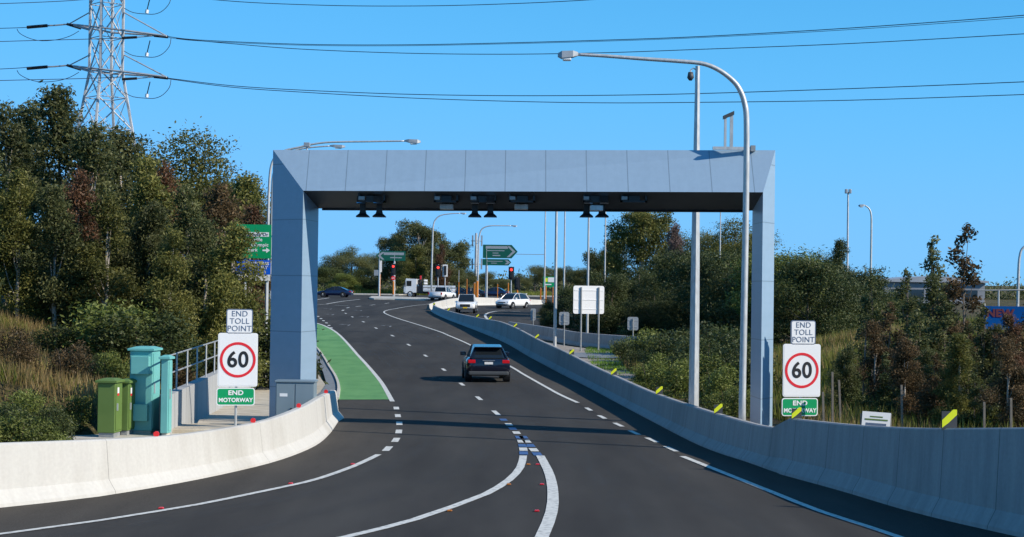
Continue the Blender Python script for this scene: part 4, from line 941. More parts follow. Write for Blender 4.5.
# ------------------------------------------------------------ vehicles
def wheel(e, x, y, r, wd, s):
    n = 20; mb = MB()
    pr = [(r*.62, -wd/2), (r*.9, -wd/2), (r, -wd/2*.7), (r, wd/2*.7), (r*.9, wd/2), (r*.62, wd/2)]
    rg = [[(x+q*math.cos(2*math.pi*i/n), y+o, r+q*math.sin(2*math.pi*i/n)) for q, o in pr] for i in range(n)]
    mb.loft(rg+[rg[0]], cap=False); w_ = mb.build('wheel', M['tyre'], e, smooth=True)
    mb = MB(); mb.tube([(x, y-s*.02, r), (x, y+s*wd*.42, r)], r*.62, 16)
    for k in range(5):
        a = 2*math.pi*k/5; mb.tube([(x, y+s*wd*.44, r), (x+r*.55*math.cos(a), y+s*wd*.44, r+r*.55*math.sin(a))], r*.07, 5)
    mb.build('rim', M['rim'], w_)
def car(name, label, cat, paint, loc, rz, kind='suv', Lh=2.25, W=.92, H=1.5, rw=.34, plate=None):
    """x forward, front at +Lh, y left; origin on the ground"""
    e = empty(name, loc, rz, label, cat)
    belt = .95 if kind != 'sedan' else .90; zb = .24
    if kind == 'suv': st = [(-Lh, .86, .50, .90), (-Lh+.05, .94, .34, .96), (-Lh+.35, .99, .26, 1.0), (-1.3, 1.0, .24, 1.0), (0, 1.0, .24, .98), (1.0, 1.0, .24, .97), (1.25, .99, .24, .96), (Lh-.45, .96, .26, .86), (Lh-.12, .88, .32, .74), (Lh, .74, .42, .62)]
    elif kind == 'sedan': st = [(-Lh, .84, .50, .84), (-Lh+.06, .92, .34, .92), (-Lh+.5, .98, .26, .95), (-1.3, 1.0, .22, .93), (0, 1.0, .22, .90), (1.0, 1.0, .22, .88), (1.3, .99, .22, .86), (Lh-.45, .95, .25, .76), (Lh-.12, .86, .3, .66), (Lh, .72, .4, .56)]
    else: st = [(-Lh, .94, .55, 1.05), (-Lh+.05, .97, .45, 1.10), (-Lh+.3, 1.0, .42, 1.11), (-1.3, 1.0, .4, 1.11), (0, 1.0, .38, 1.08), (1.0, 1.0, .38, 1.07), (1.25, 1.0, .38, 1.08), (Lh-.45, .97, .4, 1.02), (Lh-.1, .92, .42, .94), (Lh, .84, .48, .82)]
    rings = []
    for x, wf, b, t in st:
        h = W*wf
        half = [(h*.86, b), (h*.97, b+.10), (h, b+(t-b)*.45), (h*.985, t-.16), (h*.93, t-.05), (h*.82, t)]
        rings.append([(x, y, z) for y, z in half]+[(x, -y, z) for y, z in half[::-1]])
    mb = MB(); mb.loft(rings); body = mb.build('body', paint, e, smooth=False)
    for p_ in body.data.polygons: p_.use_smooth = True
    # greenhouse
    if kind == 'suv': gh = [(-Lh+.06, .80, .96, .74, 1.0), (-Lh+.48, .84, .98, .60, H-.10), (-.7, .86, .97, .64, H-.01), (.25, .86, .96, .65, H-.05), (.62, .85, .95, .68, H-.22), (1.2, .80, .93, .76, .96)]
    elif kind == 'sedan': gh = [(-Lh+.55, .78, .92, .74, .95), (-1.0, .82, .92, .62, H-.10), (-.5, .84, .91, .64, H-.01), (.15, .84, .90, .64, H-.04), (.55, .83, .88, .66, H-.2), (1.2, .78, .85, .74, .88)]
    else: gh = [(-.85, .84, 1.07, .82, 1.10), (-.70, .86, 1.07, .72, H-.08), (-.3, .87, 1.06, .73, H-.02), (.35, .87, 1.05, .73, H-.04), (.65, .86, 1.05, .75, H-.2), (1.12, .82, 1.04, .80, 1.08)]
    rr = []
    for x, wb, zb_, wt, zt in gh:
        hb, ht = W*wb, W*wt
        rr.append([(x, hb, zb_-.05), (x, ht, zt-.03), (x, ht*.88, zt), (x, -ht*.88, zt), (x, -ht, zt-.03), (x, -hb, zb_-.05)])
    mb = MB(); mb.loft(rr); mb.build('windows', M['glass'], e)
    # roof skin and pillars
    mb = MB(); rs = rr[1:-1]
    rf = [[(x, y*1.02, z+.012) for x, y, z in (r[1], r[2], r[3], r[4])]+[(x, y*.9, z-.05) for x, y, z in (r[4], r[1])] for r in (rs if kind != 'sedan' else rs)]
    mb.loft(rf[:3] if len(rf) > 3 else rf); mb.build('roof', paint, e, smooth=False)
    for s in (1, -1):
        def pt(i, top):
            x, y, z = rr[i][1 if top else 0]; return Vector((x, s*(y+.008), z+(0 if top else .06)))
        pl = [([pt(0, False), pt(1, True)], .04 if kind != 'suv' else .05), ([pt(3, True), pt(4, True), pt(5, False)], .03), ([(pt(2, False)+pt(3, False))/2, (pt(2, True)+pt(3, True))/2], .02)]
        for pp, r_ in pl:
            mb = MB(); mb.tube(pp, r_, 6); mb.build('pillar', paint, e)
        mb = MB(); mb.box(.78, .93, min(s*W*.88, s*(W+.13)), max(s*W*.88, s*(W+.13)), belt+.03, belt+.19, bev=.02); mb.build('mirror', paint, e)
        tl = (W*.60, W*.93) if s > 0 else (-W*.93, -W*.60); zt = {'suv': (.78, .92), 'sedan': (.70, .83), 'ute': (.72, 1.02)}[kind]
        if kind == 'ute': tl = (W*.80, W*.97) if s > 0 else (-W*.97, -W*.80)
        mb = MB(); mb.box(-Lh-.02, -Lh+.22, tl[0], tl[1], zt[0], zt[1], bev=.02); mb.build('tail_light', M['tail'], e)
        mb = MB(); mb.box(Lh-.25, Lh-.06, *((W*.55, W*.87) if s > 0 else (-W*.87, -W*.55)), .60 if kind != 'ute' else .76, .72 if kind != 'ute' else .92, bev=.03); mb.build('headlight', M['headl'], e)
        for x in (-1.35, 1.38):
            mb = MB(); mb.tube([(x, s*(W-.25), rw), (x, s*(W+.004), rw)], rw*1.16, 20); mb.build('wheel_arch', M['black'], e)
            wheel(e, x, s*(W-.10), rw, .24, s)
    zp = {'suv': .74, 'sedan': .6, 'ute': .62}[kind]
    mb = MB(); mb.box(-Lh-.03, -Lh-.005, -.17, .17, zp, zp+.095); mb.build('number_plate', M['plate'], e)
    mb = MB(); mb.box(Lh-.005, Lh+.03, -.2, .2, .46, .57); mb.build('number_plate', M[plate or 'plate'], e)
    mb = MB(); mb.box(-Lh-.05, -Lh+.2, -W*.9, W*.9, .30, .46, bev=.04); mb.build('rear_bumper', M['darkgrey'] if kind != 'sedan' else paint, e)
    mb = MB(); mb.box(Lh-.16, Lh+.02, -W*.7, W*.7, .32, .44, bev=.03); mb.build('front_bumper', M['darkgrey'], e)
    mb = MB(); mb.box(Lh-.10, Lh+.01, -W*.5, W*.5, .58, .68 if kind != 'ute' else .84); mb.build('grille', M['black'], e)
    if kind == 'suv':
        mb = MB(); mb.box(-Lh+.18, -Lh+.5, -W*.62, W*.62, H-.10, H-.06, bev=.01); mb.build('spoiler', paint, e)
        mb = MB(); mb.box(-Lh-.03, -Lh+.05, -.25, .25, .88, .905); mb.build('badge_strip', M['rim'], e)
    if kind == 'ute':
        mb = MB(); mb.box(-Lh+.08, -.95, -W*.84, W*.84, 1.095, 1.13); mb.build('tray_cover', M['black'], e)
    return e
c = G(484.6, 382.6); car('dark_suv', 'dark blue hatchback driving away in the middle lane under the gantry', 'car', M['navy'], (c.x, c.y+2.2, g(c.y+2.2)), R(90+4), 'suv', W=.90, H=1.5)
c = G(466, 313.6); car('pickup_truck', 'oncoming white pickup truck with a yellow number plate', 'pickup truck', M['carwhite'], (c.x, c.y+2.3, g(c.y+2.3)), R(-92), 'ute', Lh=2.6, W=.94, H=1.78, rw=.38, plate='yplate')
c = G(512.5, 308.6); car('white_suv', 'white suv turning into the oncoming lanes beside the cream barrier', 'car', M['carwhite'], (c.x, c.y+1.2, g(c.y+1.2)), R(-90-32), 'suv', Lh=2.2, W=.93, H=1.62)
c = G(442, 300.8); car('pickup_truck', 'white pickup truck with red tail lights waiting beside the crane truck', 'pickup truck', M['carwhite'], (c.x, c.y+1.5, g(c.y+1.5)), R(90-19), 'ute', Lh=2.6, W=.95, H=1.75, rw=.38)
c = G(333, 297); car('dark_sedan', 'dark blue sedan crossing left at the intersection behind the left column', 'car', M['dnavy'], (c.x+.2, c.y, g(c.y)), R(172), 'sedan', Lh=2.4, H=1.42)
c = P(493.5, 298, 240); car('dark_hatchback', 'dark blue car behind the cream barrier near the right pointing signs', 'car', M['dnavy'], (c.x, 240, g(240)), R(170), 'sedan', Lh=2.2, H=1.45)
c = P(455, 298, 243); car('dark_car', 'dark car between the two white pickup trucks', 'car', M['navy'], (c.x, 243, g(243)), R(176), 'sedan', Lh=2.3, H=1.4)
c = P(470, 298, 238); car('black_car', 'black car hidden partly behind the oncoming white pickup', 'car', M['navy'], (c.x, 238, g(238)), R(176), 'sedan', Lh=2.3, H=1.4)
# crane truck
c = G(430, 298.3); e = empty('crane_truck', (c.x, c.y+1, g(c.y+1)), R(180-8), 'white cab crane truck facing left at the intersection', 'truck')
mb = MB(); mb.loft([[(1.75, s*1.08, z) for s, z in ((1, .75), (1, 2.55), (-1, 2.55), (-1, .75))], [(.55+2.6-.0, s*1.08, z) for s, z in ((1, .6), (1, 2.62), (-1, 2.62), (-1, .6))], [(3.45, s*1.04, z) for s, z in ((1, .6), (1, 1.55), (-1, 1.55), (-1, .6))]]); cb = mb.build('cab', M['carwhite'], e)
mb = MB(); mb.box(2.4, 3.05, 1.081, 1.10, 1.6, 2.3); mb.build('side_window', M['glass'], cb); mb = MB(); mb.box(2.4, 3.05, -1.10, -1.081, 1.6, 2.3); mb.build('side_window', M['glass'], cb)
mb = MB(); mb.prism([(3.20, 2.45), (3.48, 1.62), (3.50, 1.62), (3.23, 2.47)], -.95, .95); mb.build('windscreen', M['glass'], cb)
mb = MB(); mb.box(3.3, 3.5, -1.1, 1.1, .45, .8, bev=.03); mb.build('bumper', M['darkgrey'], e)
mb = MB(); mb.box(-3.2, 3.2, -.5, .5, .6, .9); mb.build('chassis', M['black'], e)
mb = MB(); mb.box(.9, 1.9, -.9, .9, .7, 1.6); mb.tube([(1.3, 0, 1.5), (1.3, 0, 2.9), (1.7, 0, 2.2), (1.1, 0, 1.2)], .17, 8); mb.build('crane', M['black'], e)
mb = MB(); mb.box(1.25, 1.45, -.2, .2, 2.5, 3.0, bev=.05); mb.build('crane_tip', M['red'], e)
mb = MB(); mb.box(-3.2, .8, -1.1, 1.1, .92, 1.05); [mb.box(.62, .72, -1.1, 1.1, 1.1+.38*k, 1.36+.38*k) for k in range(4)]; [mb.box(-3.2, .8, s*1.1-.02, s*1.1+.02, 1.07+.38*k, 1.34+.38*k) for k in range(2) for s in (-1, 1)]; mb.build('tray', M['carwhite'], e)
for x in (2.55, -1.9):
    for s in (1, -1): wheel(e, x, s*.95, .48, .28, s)
mb = MB(); mb.box(3.2, 3.3, -1.4, -1.1, 1.5, 2.2); mb.build('mirror', M['black'], e); mb = MB(); mb.box(3.2, 3.3, 1.1, 1.4, 1.5, 2.2); mb.build('mirror', M['black'], e)
# ------------------------------------------------------------ transmission tower and wires
def pylon():
    Y = 185.0; k = Y/F; b = P(104.5, 150, Y); zb = T(b.x, Y)
    e = empty('power_pylon', (b.x, Y, zb), 0, 'tall pale steel lattice electricity pylon above the left trees', 'pylon')
    def z(py): return P(104.5, py, Y).z-zb
    rot = R(-5)
    def cr(i, h):   # half diagonal
        a = rot+R(90*i); return Vector((h*math.cos(a), h*math.sin(a), 0))
    zt = z(-130); zw = z(72); zf = 0
    def hd(zz):
        return (1.85 if zz >= zw else 1.85+(zw-zz)*.19)
    levels = [0]
    zz = 0
    lv = [z(300), z(235), z(185), z(130), z(98), z(72)]
    lv = [0]+[v for v in lv if v > 1]
    n_up = 6; lv += [zw+(zt-zw)*(i+1)/n_up for i in range(n_up)]
    legs = MB(); br = MB()
    for i in range(4):
        legs.tube([cr(i, hd(v))+Vector((0, 0, v)) for v in lv], .17, 5)
    for a, c in zip(lv, lv[1:]):
        for i in range(4):
            A, B = cr(i, hd(a)), cr((i+1) % 4, hd(a)); C, D = cr(i, hd(c)), cr((i+1) % 4, hd(c))
            A.z = B.z = a; C.z = D.z = c
            rb_ = .08 if (A.y+B.y) < .3 else .04; br.tube([A, D], rb_, 4); br.tube([B, C], rb_, 4); br.tube([C, D], .05, 4)
            if c-a > 4 and c <= zw+.1:
                mid = (A+D+B+C)/4; br.tube([(A+C)/2, mid], .06, 4); br.tube([(B+D)/2, mid], .06, 4)
                br.tube([(A+C)/2, (B+D)/2], .05, 4)
    legs.build('leg_frame', M['pylon'], e); br.build('bracing', M['pylon'], e)
    tips = []
    for pyl, pyr, pyb in ((24, 36, 12), (65.5, 77, 55), (-20, -8, -32), (-64, -52, -76)):
        for s, xpx, py in ((-1, 69, pyl), (1, 166.5, pyr)):
            tip = P(xpx, py, Y + (5 if s < 0 else -5)) - Vector((b.x, Y, zb))
            m1 = MB(); zc = tip.z
            for i in range(4):
                c0 = cr(i, hd(zc)); c0.z = z(27 + (py-pyl) + (pyl-24)) if False else zc+(.6 if s < 0 else .9)*0
                c0.z = P(104.5, (pyl+pyr)/2, Y).z-zb
                if c0.x*s > -1.2: m1.tube([c0, tip], .10, 4)
                c1 = cr(i, hd(zc)); c1.z = P(104.5, pyb, Y).z-zb
                if c1.x*s > .4: m1.tube([c1, tip], .07, 4)
            m1.build('cross_arm', M['pylon'], e)
            tips.append((s, tip))
    o0 = Vector((b.x, Y, zb))
    def Q(px, py, dy=0): return P(px, py, Y+dy)-o0
    for dy in (0, 41.2, -43, -86):
        for part in ([(69, 24), (55, 25.3), (47.5, 25.6)], ):
            mb = MB(); mb.tube([Q(x, y+dy, 4) for x, y in part], .09, 5); mb.build('link', M['galv_dull'], e)
        for pts_, r_ in (([(47.5, 25.6), (27, 27.3)], .19), ([(81, 28.3), (67, 24)], .17), ([(154, 35.5), (168, 37)], .17), ([(122, 38), (137, 37.2)], .15)):
            mb = MB(); mb.tube([Q(x, y+dy, -4 if x > 100 else 4) for x, y in pts_], r_, 6); mb.build('insulator', M['insul'], e)
        mb = MB(); mb.tube([Q(137, 37.2+dy, -4), Q(156, 35.6+dy, -4)], .06, 5); mb.build('link', M['galv_dull'], e)
        mb = MB(); mb.tube([Q(150, 40.5+dy, -4), Q(147, 53+dy, -4)], .06, 5); mb.build('hanging_rod', M['insul'], e)
        mb = MB(); mb.tube([Q(147.2, 52.8+dy, -4), Q(146.6, 56.2+dy, -4)], .2, 6); mb.build('weight', M['white'], e)
        for cv in ([(171, 38), (169.5, 46), (163, 53.5), (155, 57), (146, 57), (133, 55.5), (124, 51)], [(17, 29), (20, 33.5), (30, 38.5), (42, 40.8), (58, 39.5), (70, 36), (79, 31)]):
            mb = MB(); mb.tube([tuple(v) for v in catmull([tuple(Q(x, y+dy, -4 if x > 100 else 4)) for x, y in cv], sub=3)], .035, 4); mb.build('jumper_cable', M['wire'], e)
    return e
pylon()
def wire(pxs, Y0, Y1, label, r=.04):
    n = len(pxs); x0, x1 = pxs[0][0], pxs[-1][0]
    pts = catmull([tuple(P(px, py, Y0+(Y1-Y0)*(px-x0)/(x1-x0))) for px, py in pxs], sub=5)
    mb = MB(); mb.tube(pts, r, 5); o = mb.build('power_line', M['wire']); tagit(o, label, 'power line', 'power lines strung across the sky'); return o
wire([(196, -2), (250, 2.4), (330, 5.4), (400, 6.0), (470, 5), (560, 1.5), (640, -4), (720, -12)], 180, 165, 'topmost power line crossing the upper centre of the sky')
wire([(168, 36.5), (200, 40), (300, 44.2), (400, 44.8), (500, 43), (600, 40.2), (700, 36.5), (850, 28), (1024, 15.2), (1150, 3)], 180, 140, 'upper pair power line, the higher one rising to the right edge')
wire([(168, 37.5), (200, 41), (300, 45.2), (400, 45.8), (500, 44), (600, 41.3), (700, 37.6), (850, 29.6), (1024, 17.2), (1150, 5.6)], 180.5, 140.5, 'thin twin running just beneath the higher line of the upper pair', .025)
wire([(176, 38.5), (230, 43.5), (300, 49), (400, 53), (500, 54.2), (600, 52.8), (700, 49.3), (850, 43.5), (1024, 33.8), (1150, 26)], 184, 150, 'upper pair power line, the lower one passing behind the lamp head')
wire([(167, 78), (230, 85.5), (300, 90), (400, 94), (500, 95.6), (600, 95.3), (700, 93.5), (850, 88.6), (1024, 81.8), (1150, 76)], 180, 140, 'lower pair power line, the higher one crossing behind both tall poles')
wire([(167, 78.6), (230, 87), (300, 92), (400, 97.5), (500, 101), (600, 102.8), (700, 102.3), (850, 100.2), (1024, 94.5), (1150, 90)], 184, 150, 'lower pair power line, the lowest one just above the gantry')
wire([(-120, 31), (0, 28.3), (28, 27.3)], 200, 190, 'power line leaving the upper left insulator of the pylon')
wire([(-120, 74), (0, 69), (27, 67.3)], 200, 190, 'power line leaving the lower left insulator of the pylon')
wire([(-120, 46), (0, 41.5), (80, 39.3), (122, 38)], 178, 183, 'power line passing left behind the upper cross arm')
wire([(-120, 84), (0, 80.5), (80, 78.6), (122, 77)], 178, 183, 'power line passing left behind the lower cross arm')
wire([(-120, 7), (0, 3.6), (60, 1.2), (90, -1)], 178, 183, 'power line in the top left corner of the sky')
# ------------------------------------------------------------ right background: warehouse, banner fence
Y = 230; a = P(884, 300, Y); b = P(985, 283, Y); zb = T(a.x, Y)-.5
e = empty('warehouse', ((a.x+b.x)/2, Y, zb), 0, 'low grey warehouse with a pale roof behind the thin trees on the right', 'building'); W_ = (b.x-a.x)/2; H = b.z-zb
mb = MB(); mb.box(-W_, W_, 0, 20, 0, H); mb.build('wall', M['bwall'], e)
mb = MB(); mb.prism([(-W_-.4, H+.003), (W_+.4, H+.003), (W_+.4, H+.25), (0, H+.9), (-W_-.4, H+.25)], -.5, 20.5); mb.build('roof', M['roof'], e)
for k in range(5): x = -W_+2+k*(2*W_-4)/4; mb = MB(); mb.box(x-1, x+1, -.05, -.003, H-2.2, H-1.0); mb.build('window', M['glass'], e)
Y = 68; a = P(984, 319.5, Y); b = P(1080, 306.2, Y); zb = T(a.x, Y)
e = empty('banner_fence', (a.x, Y, zb), 0, 'blue banner fence with dark lettering reading new on the far right', 'fence'); z0_ = a.z-zb; z1 = P(984, 306, Y).z-zb; Wd = b.x-a.x
mb = MB(); mb.box(0, Wd, 0, .03, z0_-.4, z1); bn = mb.build('banner', M['banner'], e)
text('lettering', 'NEW', .42, M['darkred'], bn, (P(1000, 312, Y).x-a.x, -.02, (z0_+z1)/2-.02), bold=.02, sx=1.1)
for px in (985, 999, 1018, 1040, 1060, 1078): mb = MB(); x = P(px, 300, Y).x-a.x; mb.tube([(x, .06, -.3), (x, .06, z1+.65 if px in (999, 1040, 1078) else z1+.1)], .035, 6); mb.build('post', M['galv'], e)
mb = MB(); mb.tube([(-.2, .06, z1+.62), (Wd, .06, z1+.72)], .03, 6); mb.build('rail', M['galv_dull'], e)
#VEG
# ------------------------------------------------------------ vegetation
def leaves_mesh(name, clumps, n, leaf, seed, aspect=.45, shell=.55, weights=None, up=0., squash=1.):
    r = np.random.default_rng(seed); C = np.array(clumps, float)
    vol = (C[:, 3]*C[:, 4]*C[:, 5])**.75; pr = vol/vol.sum()
    idx = r.choice(len(C), n, p=pr); c = C[idx]
    d = r.normal(size=(n, 3)); d /= np.linalg.norm(d, axis=1)[:, None]
    rad = (shell+(1-shell)*r.random(n))*(1+.18*r.normal(size=n)); rad = np.where(r.random(n) < .3, r.random(n)**.5, rad)
    # break outline with low frequency lumps
    ph = r.random(3)*6
    lump = 1+.22*np.sin(d[:, 0]*5+ph[0]+idx)*np.sin(d[:, 1]*6+ph[1])+.18*np.sin(d[:, 2]*7+ph[2]+idx*2)
    pos = c[:, :3]+d*c[:, 3:6]*(rad*lump)[:, None]
    a = r.normal(size=(n, 3)); a[:, 2] = a[:, 2]*squash-up; a /= np.linalg.norm(a, axis=1)[:, None]
    b = r.normal(size=(n, 3)); b -= a*(a*b).sum(1)[:, None]; b /= np.linalg.norm(b, axis=1)[:, None]
    s = leaf*(.6+.8*r.random(n)); a *= s[:, None]; b *= (s*aspect)[:, None]
    V = np.stack([pos-a*.5, pos+b*.5, pos+a*.5, pos-b*.5], 1).reshape(-1, 3)
    me = bpy.data.meshes.new(name)
    me.vertices.add(4*n); me.vertices.foreach_set('co', V.ravel())
    me.loops.add(4*n); me.loops.foreach_set('vertex_index', np.arange(4*n, dtype=np.int32))
    me.polygons.add(n); me.polygons.foreach_set('loop_start', np.arange(0, 4*n, 4, dtype=np.int32))
    tint = np.clip(.45+.22*r.normal(size=n)+.16*np.sin(idx*2.4)+.1*d[:, 2], 0, 1)
    at = me.attributes.new('tint', 'FLOAT', 'FACE'); at.data.foreach_set('value', tint.astype(np.float32))
    me.update(); return me
def blades_mesh(name, pts, h, w_, seed, lean=.35):
    r = np.random.default_rng(seed); pts = np.array(pts, float); n = len(pts)
    ang = r.random(n)*2*np.pi; hh = h*(.5+r.random(n)); wd = w_*(.6+.8*r.random(n))
    la = r.random(n)*2*np.pi; ln = lean*hh*r.random(n)*1.4
    base = pts; side = np.stack([np.cos(ang)*wd, np.sin(ang)*wd, np.zeros(n)], 1)
    tip = base+np.stack([np.cos(la)*ln, np.sin(la)*ln, hh], 1)
    V = np.stack([base-side*.5, base+side*.5, tip], 1).reshape(-1, 3)
    me = bpy.data.meshes.new(name); me.vertices.add(3*n); me.vertices.foreach_set('co', V.ravel())
    me.loops.add(3*n); me.loops.foreach_set('vertex_index', np.arange(3*n, dtype=np.int32))
    me.polygons.add(n); me.polygons.foreach_set('loop_start', np.arange(0, 3*n, 3, dtype=np.int32))
    t = np.clip(.45+.2*r.normal(size=n)+.3*np.sin(pts[:, 0]*.9+1)*np.sin(pts[:, 1]*.7), 0, 1)
    at = me.attributes.new('tint', 'FLOAT', 'FACE'); at.data.foreach_set('value', t.astype(np.float32)); me.update(); return me
def trunk_mesh(h, r0, clumps, seed, m, multi=1):
    rr = random.Random(seed); mb = MB()
    for k in range(multi):
        bx = (k-(multi-1)/2)*.25
        pts = []; n = 7
        for i in range(n):
            t = i/(n-1); pts.append((bx+(rr.random()-.5)*.12*h*.12*(i > 0)+bx*t*2, (rr.random()-.5)*.12*h*.12*(i > 0), -.3+(h*.86+.3)*t))
        mb.tube(pts, [r0*(1-.82*i/(n-1)) for i in range(n)], 7)
    for c in clumps:
        z0 = max(.15*h, c[2]-.22*h-rr.random()*.1*h); z0 = min(z0, h*.8)
        a = Vector((0, 0, z0)); b = Vector(c[:3]); md = a.lerp(b, .5)+Vector((0, 0, -.05*h*rr.random()))
        mb.tube([a, md, b], [r0*.42, r0*.26, r0*.08], 5)
    me = bpy.data.meshes.new('trunk'); bmesh.ops.recalc_face_normals(mb.bm, faces=mb.bm.faces); mb.bm.to_mesh(me); mb.bm.free(); me.materials.append(m); return me
def make_proto(kind, seed):
    rr = random.Random(seed); cl = []
    if kind == 'gum':       # upright irregular, 9 m
        h = 9
        for i in range(17):
            t = .2+.8*(i/16); rad = (1.75*math.sin(math.pi*min(1, .30+.66*t))**.8)*(1.08-.35*t); a = rr.random()*6.28; q = rr.random()**.6*rad*.95
            s = .95*(1.15-.5*t)*(.7+.6*rr.random()); cl.append((q*math.cos(a), q*math.sin(a), h*t-.35, s, s, s*(.8+.5*rr.random())))
        n, leaf, asp, up = 22000, .17, .38, .5; r0 = .13; bark = 'palebark'
    elif kind == 'round':   # broad rounded crown, 10 m
        h = 10
        for i in range(20):
            a = rr.random()*6.28; q = rr.random()**.5*3.0; z = 4.6+rr.random()*4.6*(1-(q/4.4)**2); s = 1.15+.7*rr.random()
            cl.append((q*math.cos(a), q*math.sin(a), z, s, s, s*.72))
        n, leaf, asp, up = 36000, .135, .5, .2; r0 = .2; bark = 'bark'
    elif kind == 'big':     # large open gum, 14 m
        h = 14
        for i in range(48):
            a = rr.random()*6.28; t = rr.random(); q = rr.random()**.5*(5.0-2.6*abs(t-.4)); z = 3.0+t*9.9; s = 1.1+.9*rr.random()
            cl.append((q*math.cos(a), q*math.sin(a), z, s, s, s*.7))
        n, leaf, asp, up = 42000, .27, .5, .2; r0 = .32; bark = 'palebark'
    elif kind == 'mass':    # dense rounded bush to the ground, 6 m
        h = 6
        for i in range(26):
            a = rr.random()*6.28; t = rr.random(); q = rr.random()**.5*3.2*(1-.45*t); z = .5+t*4.9; s = .8+.55*rr.random()
            cl.append((q*math.cos(a), q*math.sin(a), z, s, s, s*.8))
        n, leaf, asp, up = 30000, .18, .3, -.15; r0 = .12; bark = 'bark'
    elif kind == 'cone':    # narrow sapling, 6 m
        h = 6
        for i in range(20):
            t = .10+.90*i/19; rad = 1.0*(1-t)**.8+.10; a = rr.random()*6.28; q = rr.random()**.5*rad; s = (.42*(1-t)+.17)*(.6+.7*rr.random())
            cl.append((q*math.cos(a), q*math.sin(a), h*t-.1, s, s, s*1.2))
        n, leaf, asp, up = 7000, .13, .5, .3; r0 = .05; bark = 'bark'
    elif kind == 'shrub':   # 1.6 m
        h = 1.6
        for i in range(11):
            a = rr.random()*6.28; t = rr.random(); q = rr.random()**.5*.8*(1-.3*t); z = .15+t*1.2; s = .28+.22*rr.random()
            cl.append((q*math.cos(a), q*math.sin(a), z, s, s, s))
        n, leaf, asp, up = 6500, .085, .4, -.3; r0 = .03; bark = 'bark'
    cm = leaves_mesh('crown', cl, n, leaf, seed, asp, .5, up=up)
    cm.materials.append(LM['gum'])
    tm = trunk_mesh(h, r0, cl[::2], seed, M[bark], 1 if kind != 'shrub' else 2)
    return (h, tm, cm)
PROTO = {k: [make_proto(k, 100*i+sum(map(ord, k))) for i in range(nv)] for k, nv in (('gum', 5), ('round', 3), ('big', 3), ('mass', 4), ('cone', 3), ('shrub', 3))}
cnt = {}
def plant(kind, px, pytop, Y, lm, label, cat='tree', group=None, wide=1.0, z0=None, name=None, h=None, v=None):
    p = P(px, pytop, Y); zb = T(p.x, Y)-.1 if z0 is None else z0
    H, tm, cm = PROTO[kind][(cnt.get(kind, 0) if v is None else v) % len(PROTO[kind])]; cnt[kind] = cnt.get(kind, 0)+1
    hh = h or max(.5, p.z-zb); s = hh/(H*1.04)
    e = empty(name or {'shrub': 'shrub', 'mass': 'bush'}.get(kind, 'tree'), (p.x, Y, zb), rnd.random()*6.28, label, cat, group)
    e.scale = (s*wide, s*wide, s)
    for nm, me in (('trunk', tm), ('crown', cm)):
        o = bpy.data.objects.new(nm, me); col.objects.link(o); o.parent = e
        if nm == 'crown': o.material_slots[0].link = 'OBJECT'; o.material_slots[0].material = LM[lm]
    return e
GL = 'trees on the left embankment'
for a in (
 ('gum', -40, 92, 55, 'gum', 'gum tree mostly cut off by the left edge of the photo'),
 ('gum', 8, 97, 66, 'gum', 'dark gum tree rising at the left edge above the dry slope'),
 ('gum', 32, 95, 72, 'gum', 'gum tree with a ragged top between the left edge and the tallest one'),
 ('gum', 62, 78, 70, 'gum', 'tallest pointed gum tree left of the pylon legs'),
 ('gum', 92, 118, 64, 'gum', 'dense gum tree directly under the pylon legs'),
 ('gum', 122, 118, 76, 'gum', 'gum tree covering the right foot of the pylon'),
 ('gum', 148, 150, 68, 'gum2', 'lower olive gum tree between the pylon and the rounded tree'),
 ('gum', 20, 165, 60, 'gum2', 'pale olive young gum in front of the left edge trees'),
 ('gum', 56, 180, 60, 'gum', 'shorter gum in front of the tallest pointed tree'),
 ('gum', 108, 190, 60, 'gum2', 'young gum with a visible pale trunk behind the cabinets'),
 ('gum', 150, 195, 63, 'gum', 'dark young gum behind the retaining wall'),
 ('gum', 188, 180, 66, 'gum', 'gum below the rounded tree, left of the bronze one'),
 ('gum', 222, 178, 80, 'brown', 'bronze tinted gum below the rounded crown'),
 ('gum', 243, 168, 88, 'gum2', 'dark olive gum left of the green direction sign'),
 ('gum', 206, 215, 62, 'gum', 'leafy young gum above the left speed sign'),
 ('gum', 234, 216, 60, 'gum2', 'low gum partly covering the green direction sign'),
 ('gum', 172, 225, 58, 'gum2', 'small olive gum above the handrail'),
 ('gum', 80, 164, 62, 'rust', 'young gum with rust red leaves among the left trees'),
 ('gum', 250, 200, 84, 'rust', 'reddish gum beside the green direction sign'),
 ('gum', 165, 160, 78, 'rust', 'reddish topped gum just left of the rounded tree'),
): plant(*a, 'tree', GL, wide={'rust': .85}.get(a[4], 1.12))
plant('round', 192, 117, 96, 'gum2', 'rounded broad crowned tree standing above the others right of the pylon', 'tree', None, wide=1.15)
plant('round', 240, 170, 110, 'gum', 'broad dark tree between the rounded tree and the gantry', 'tree', None, wide=1.0)
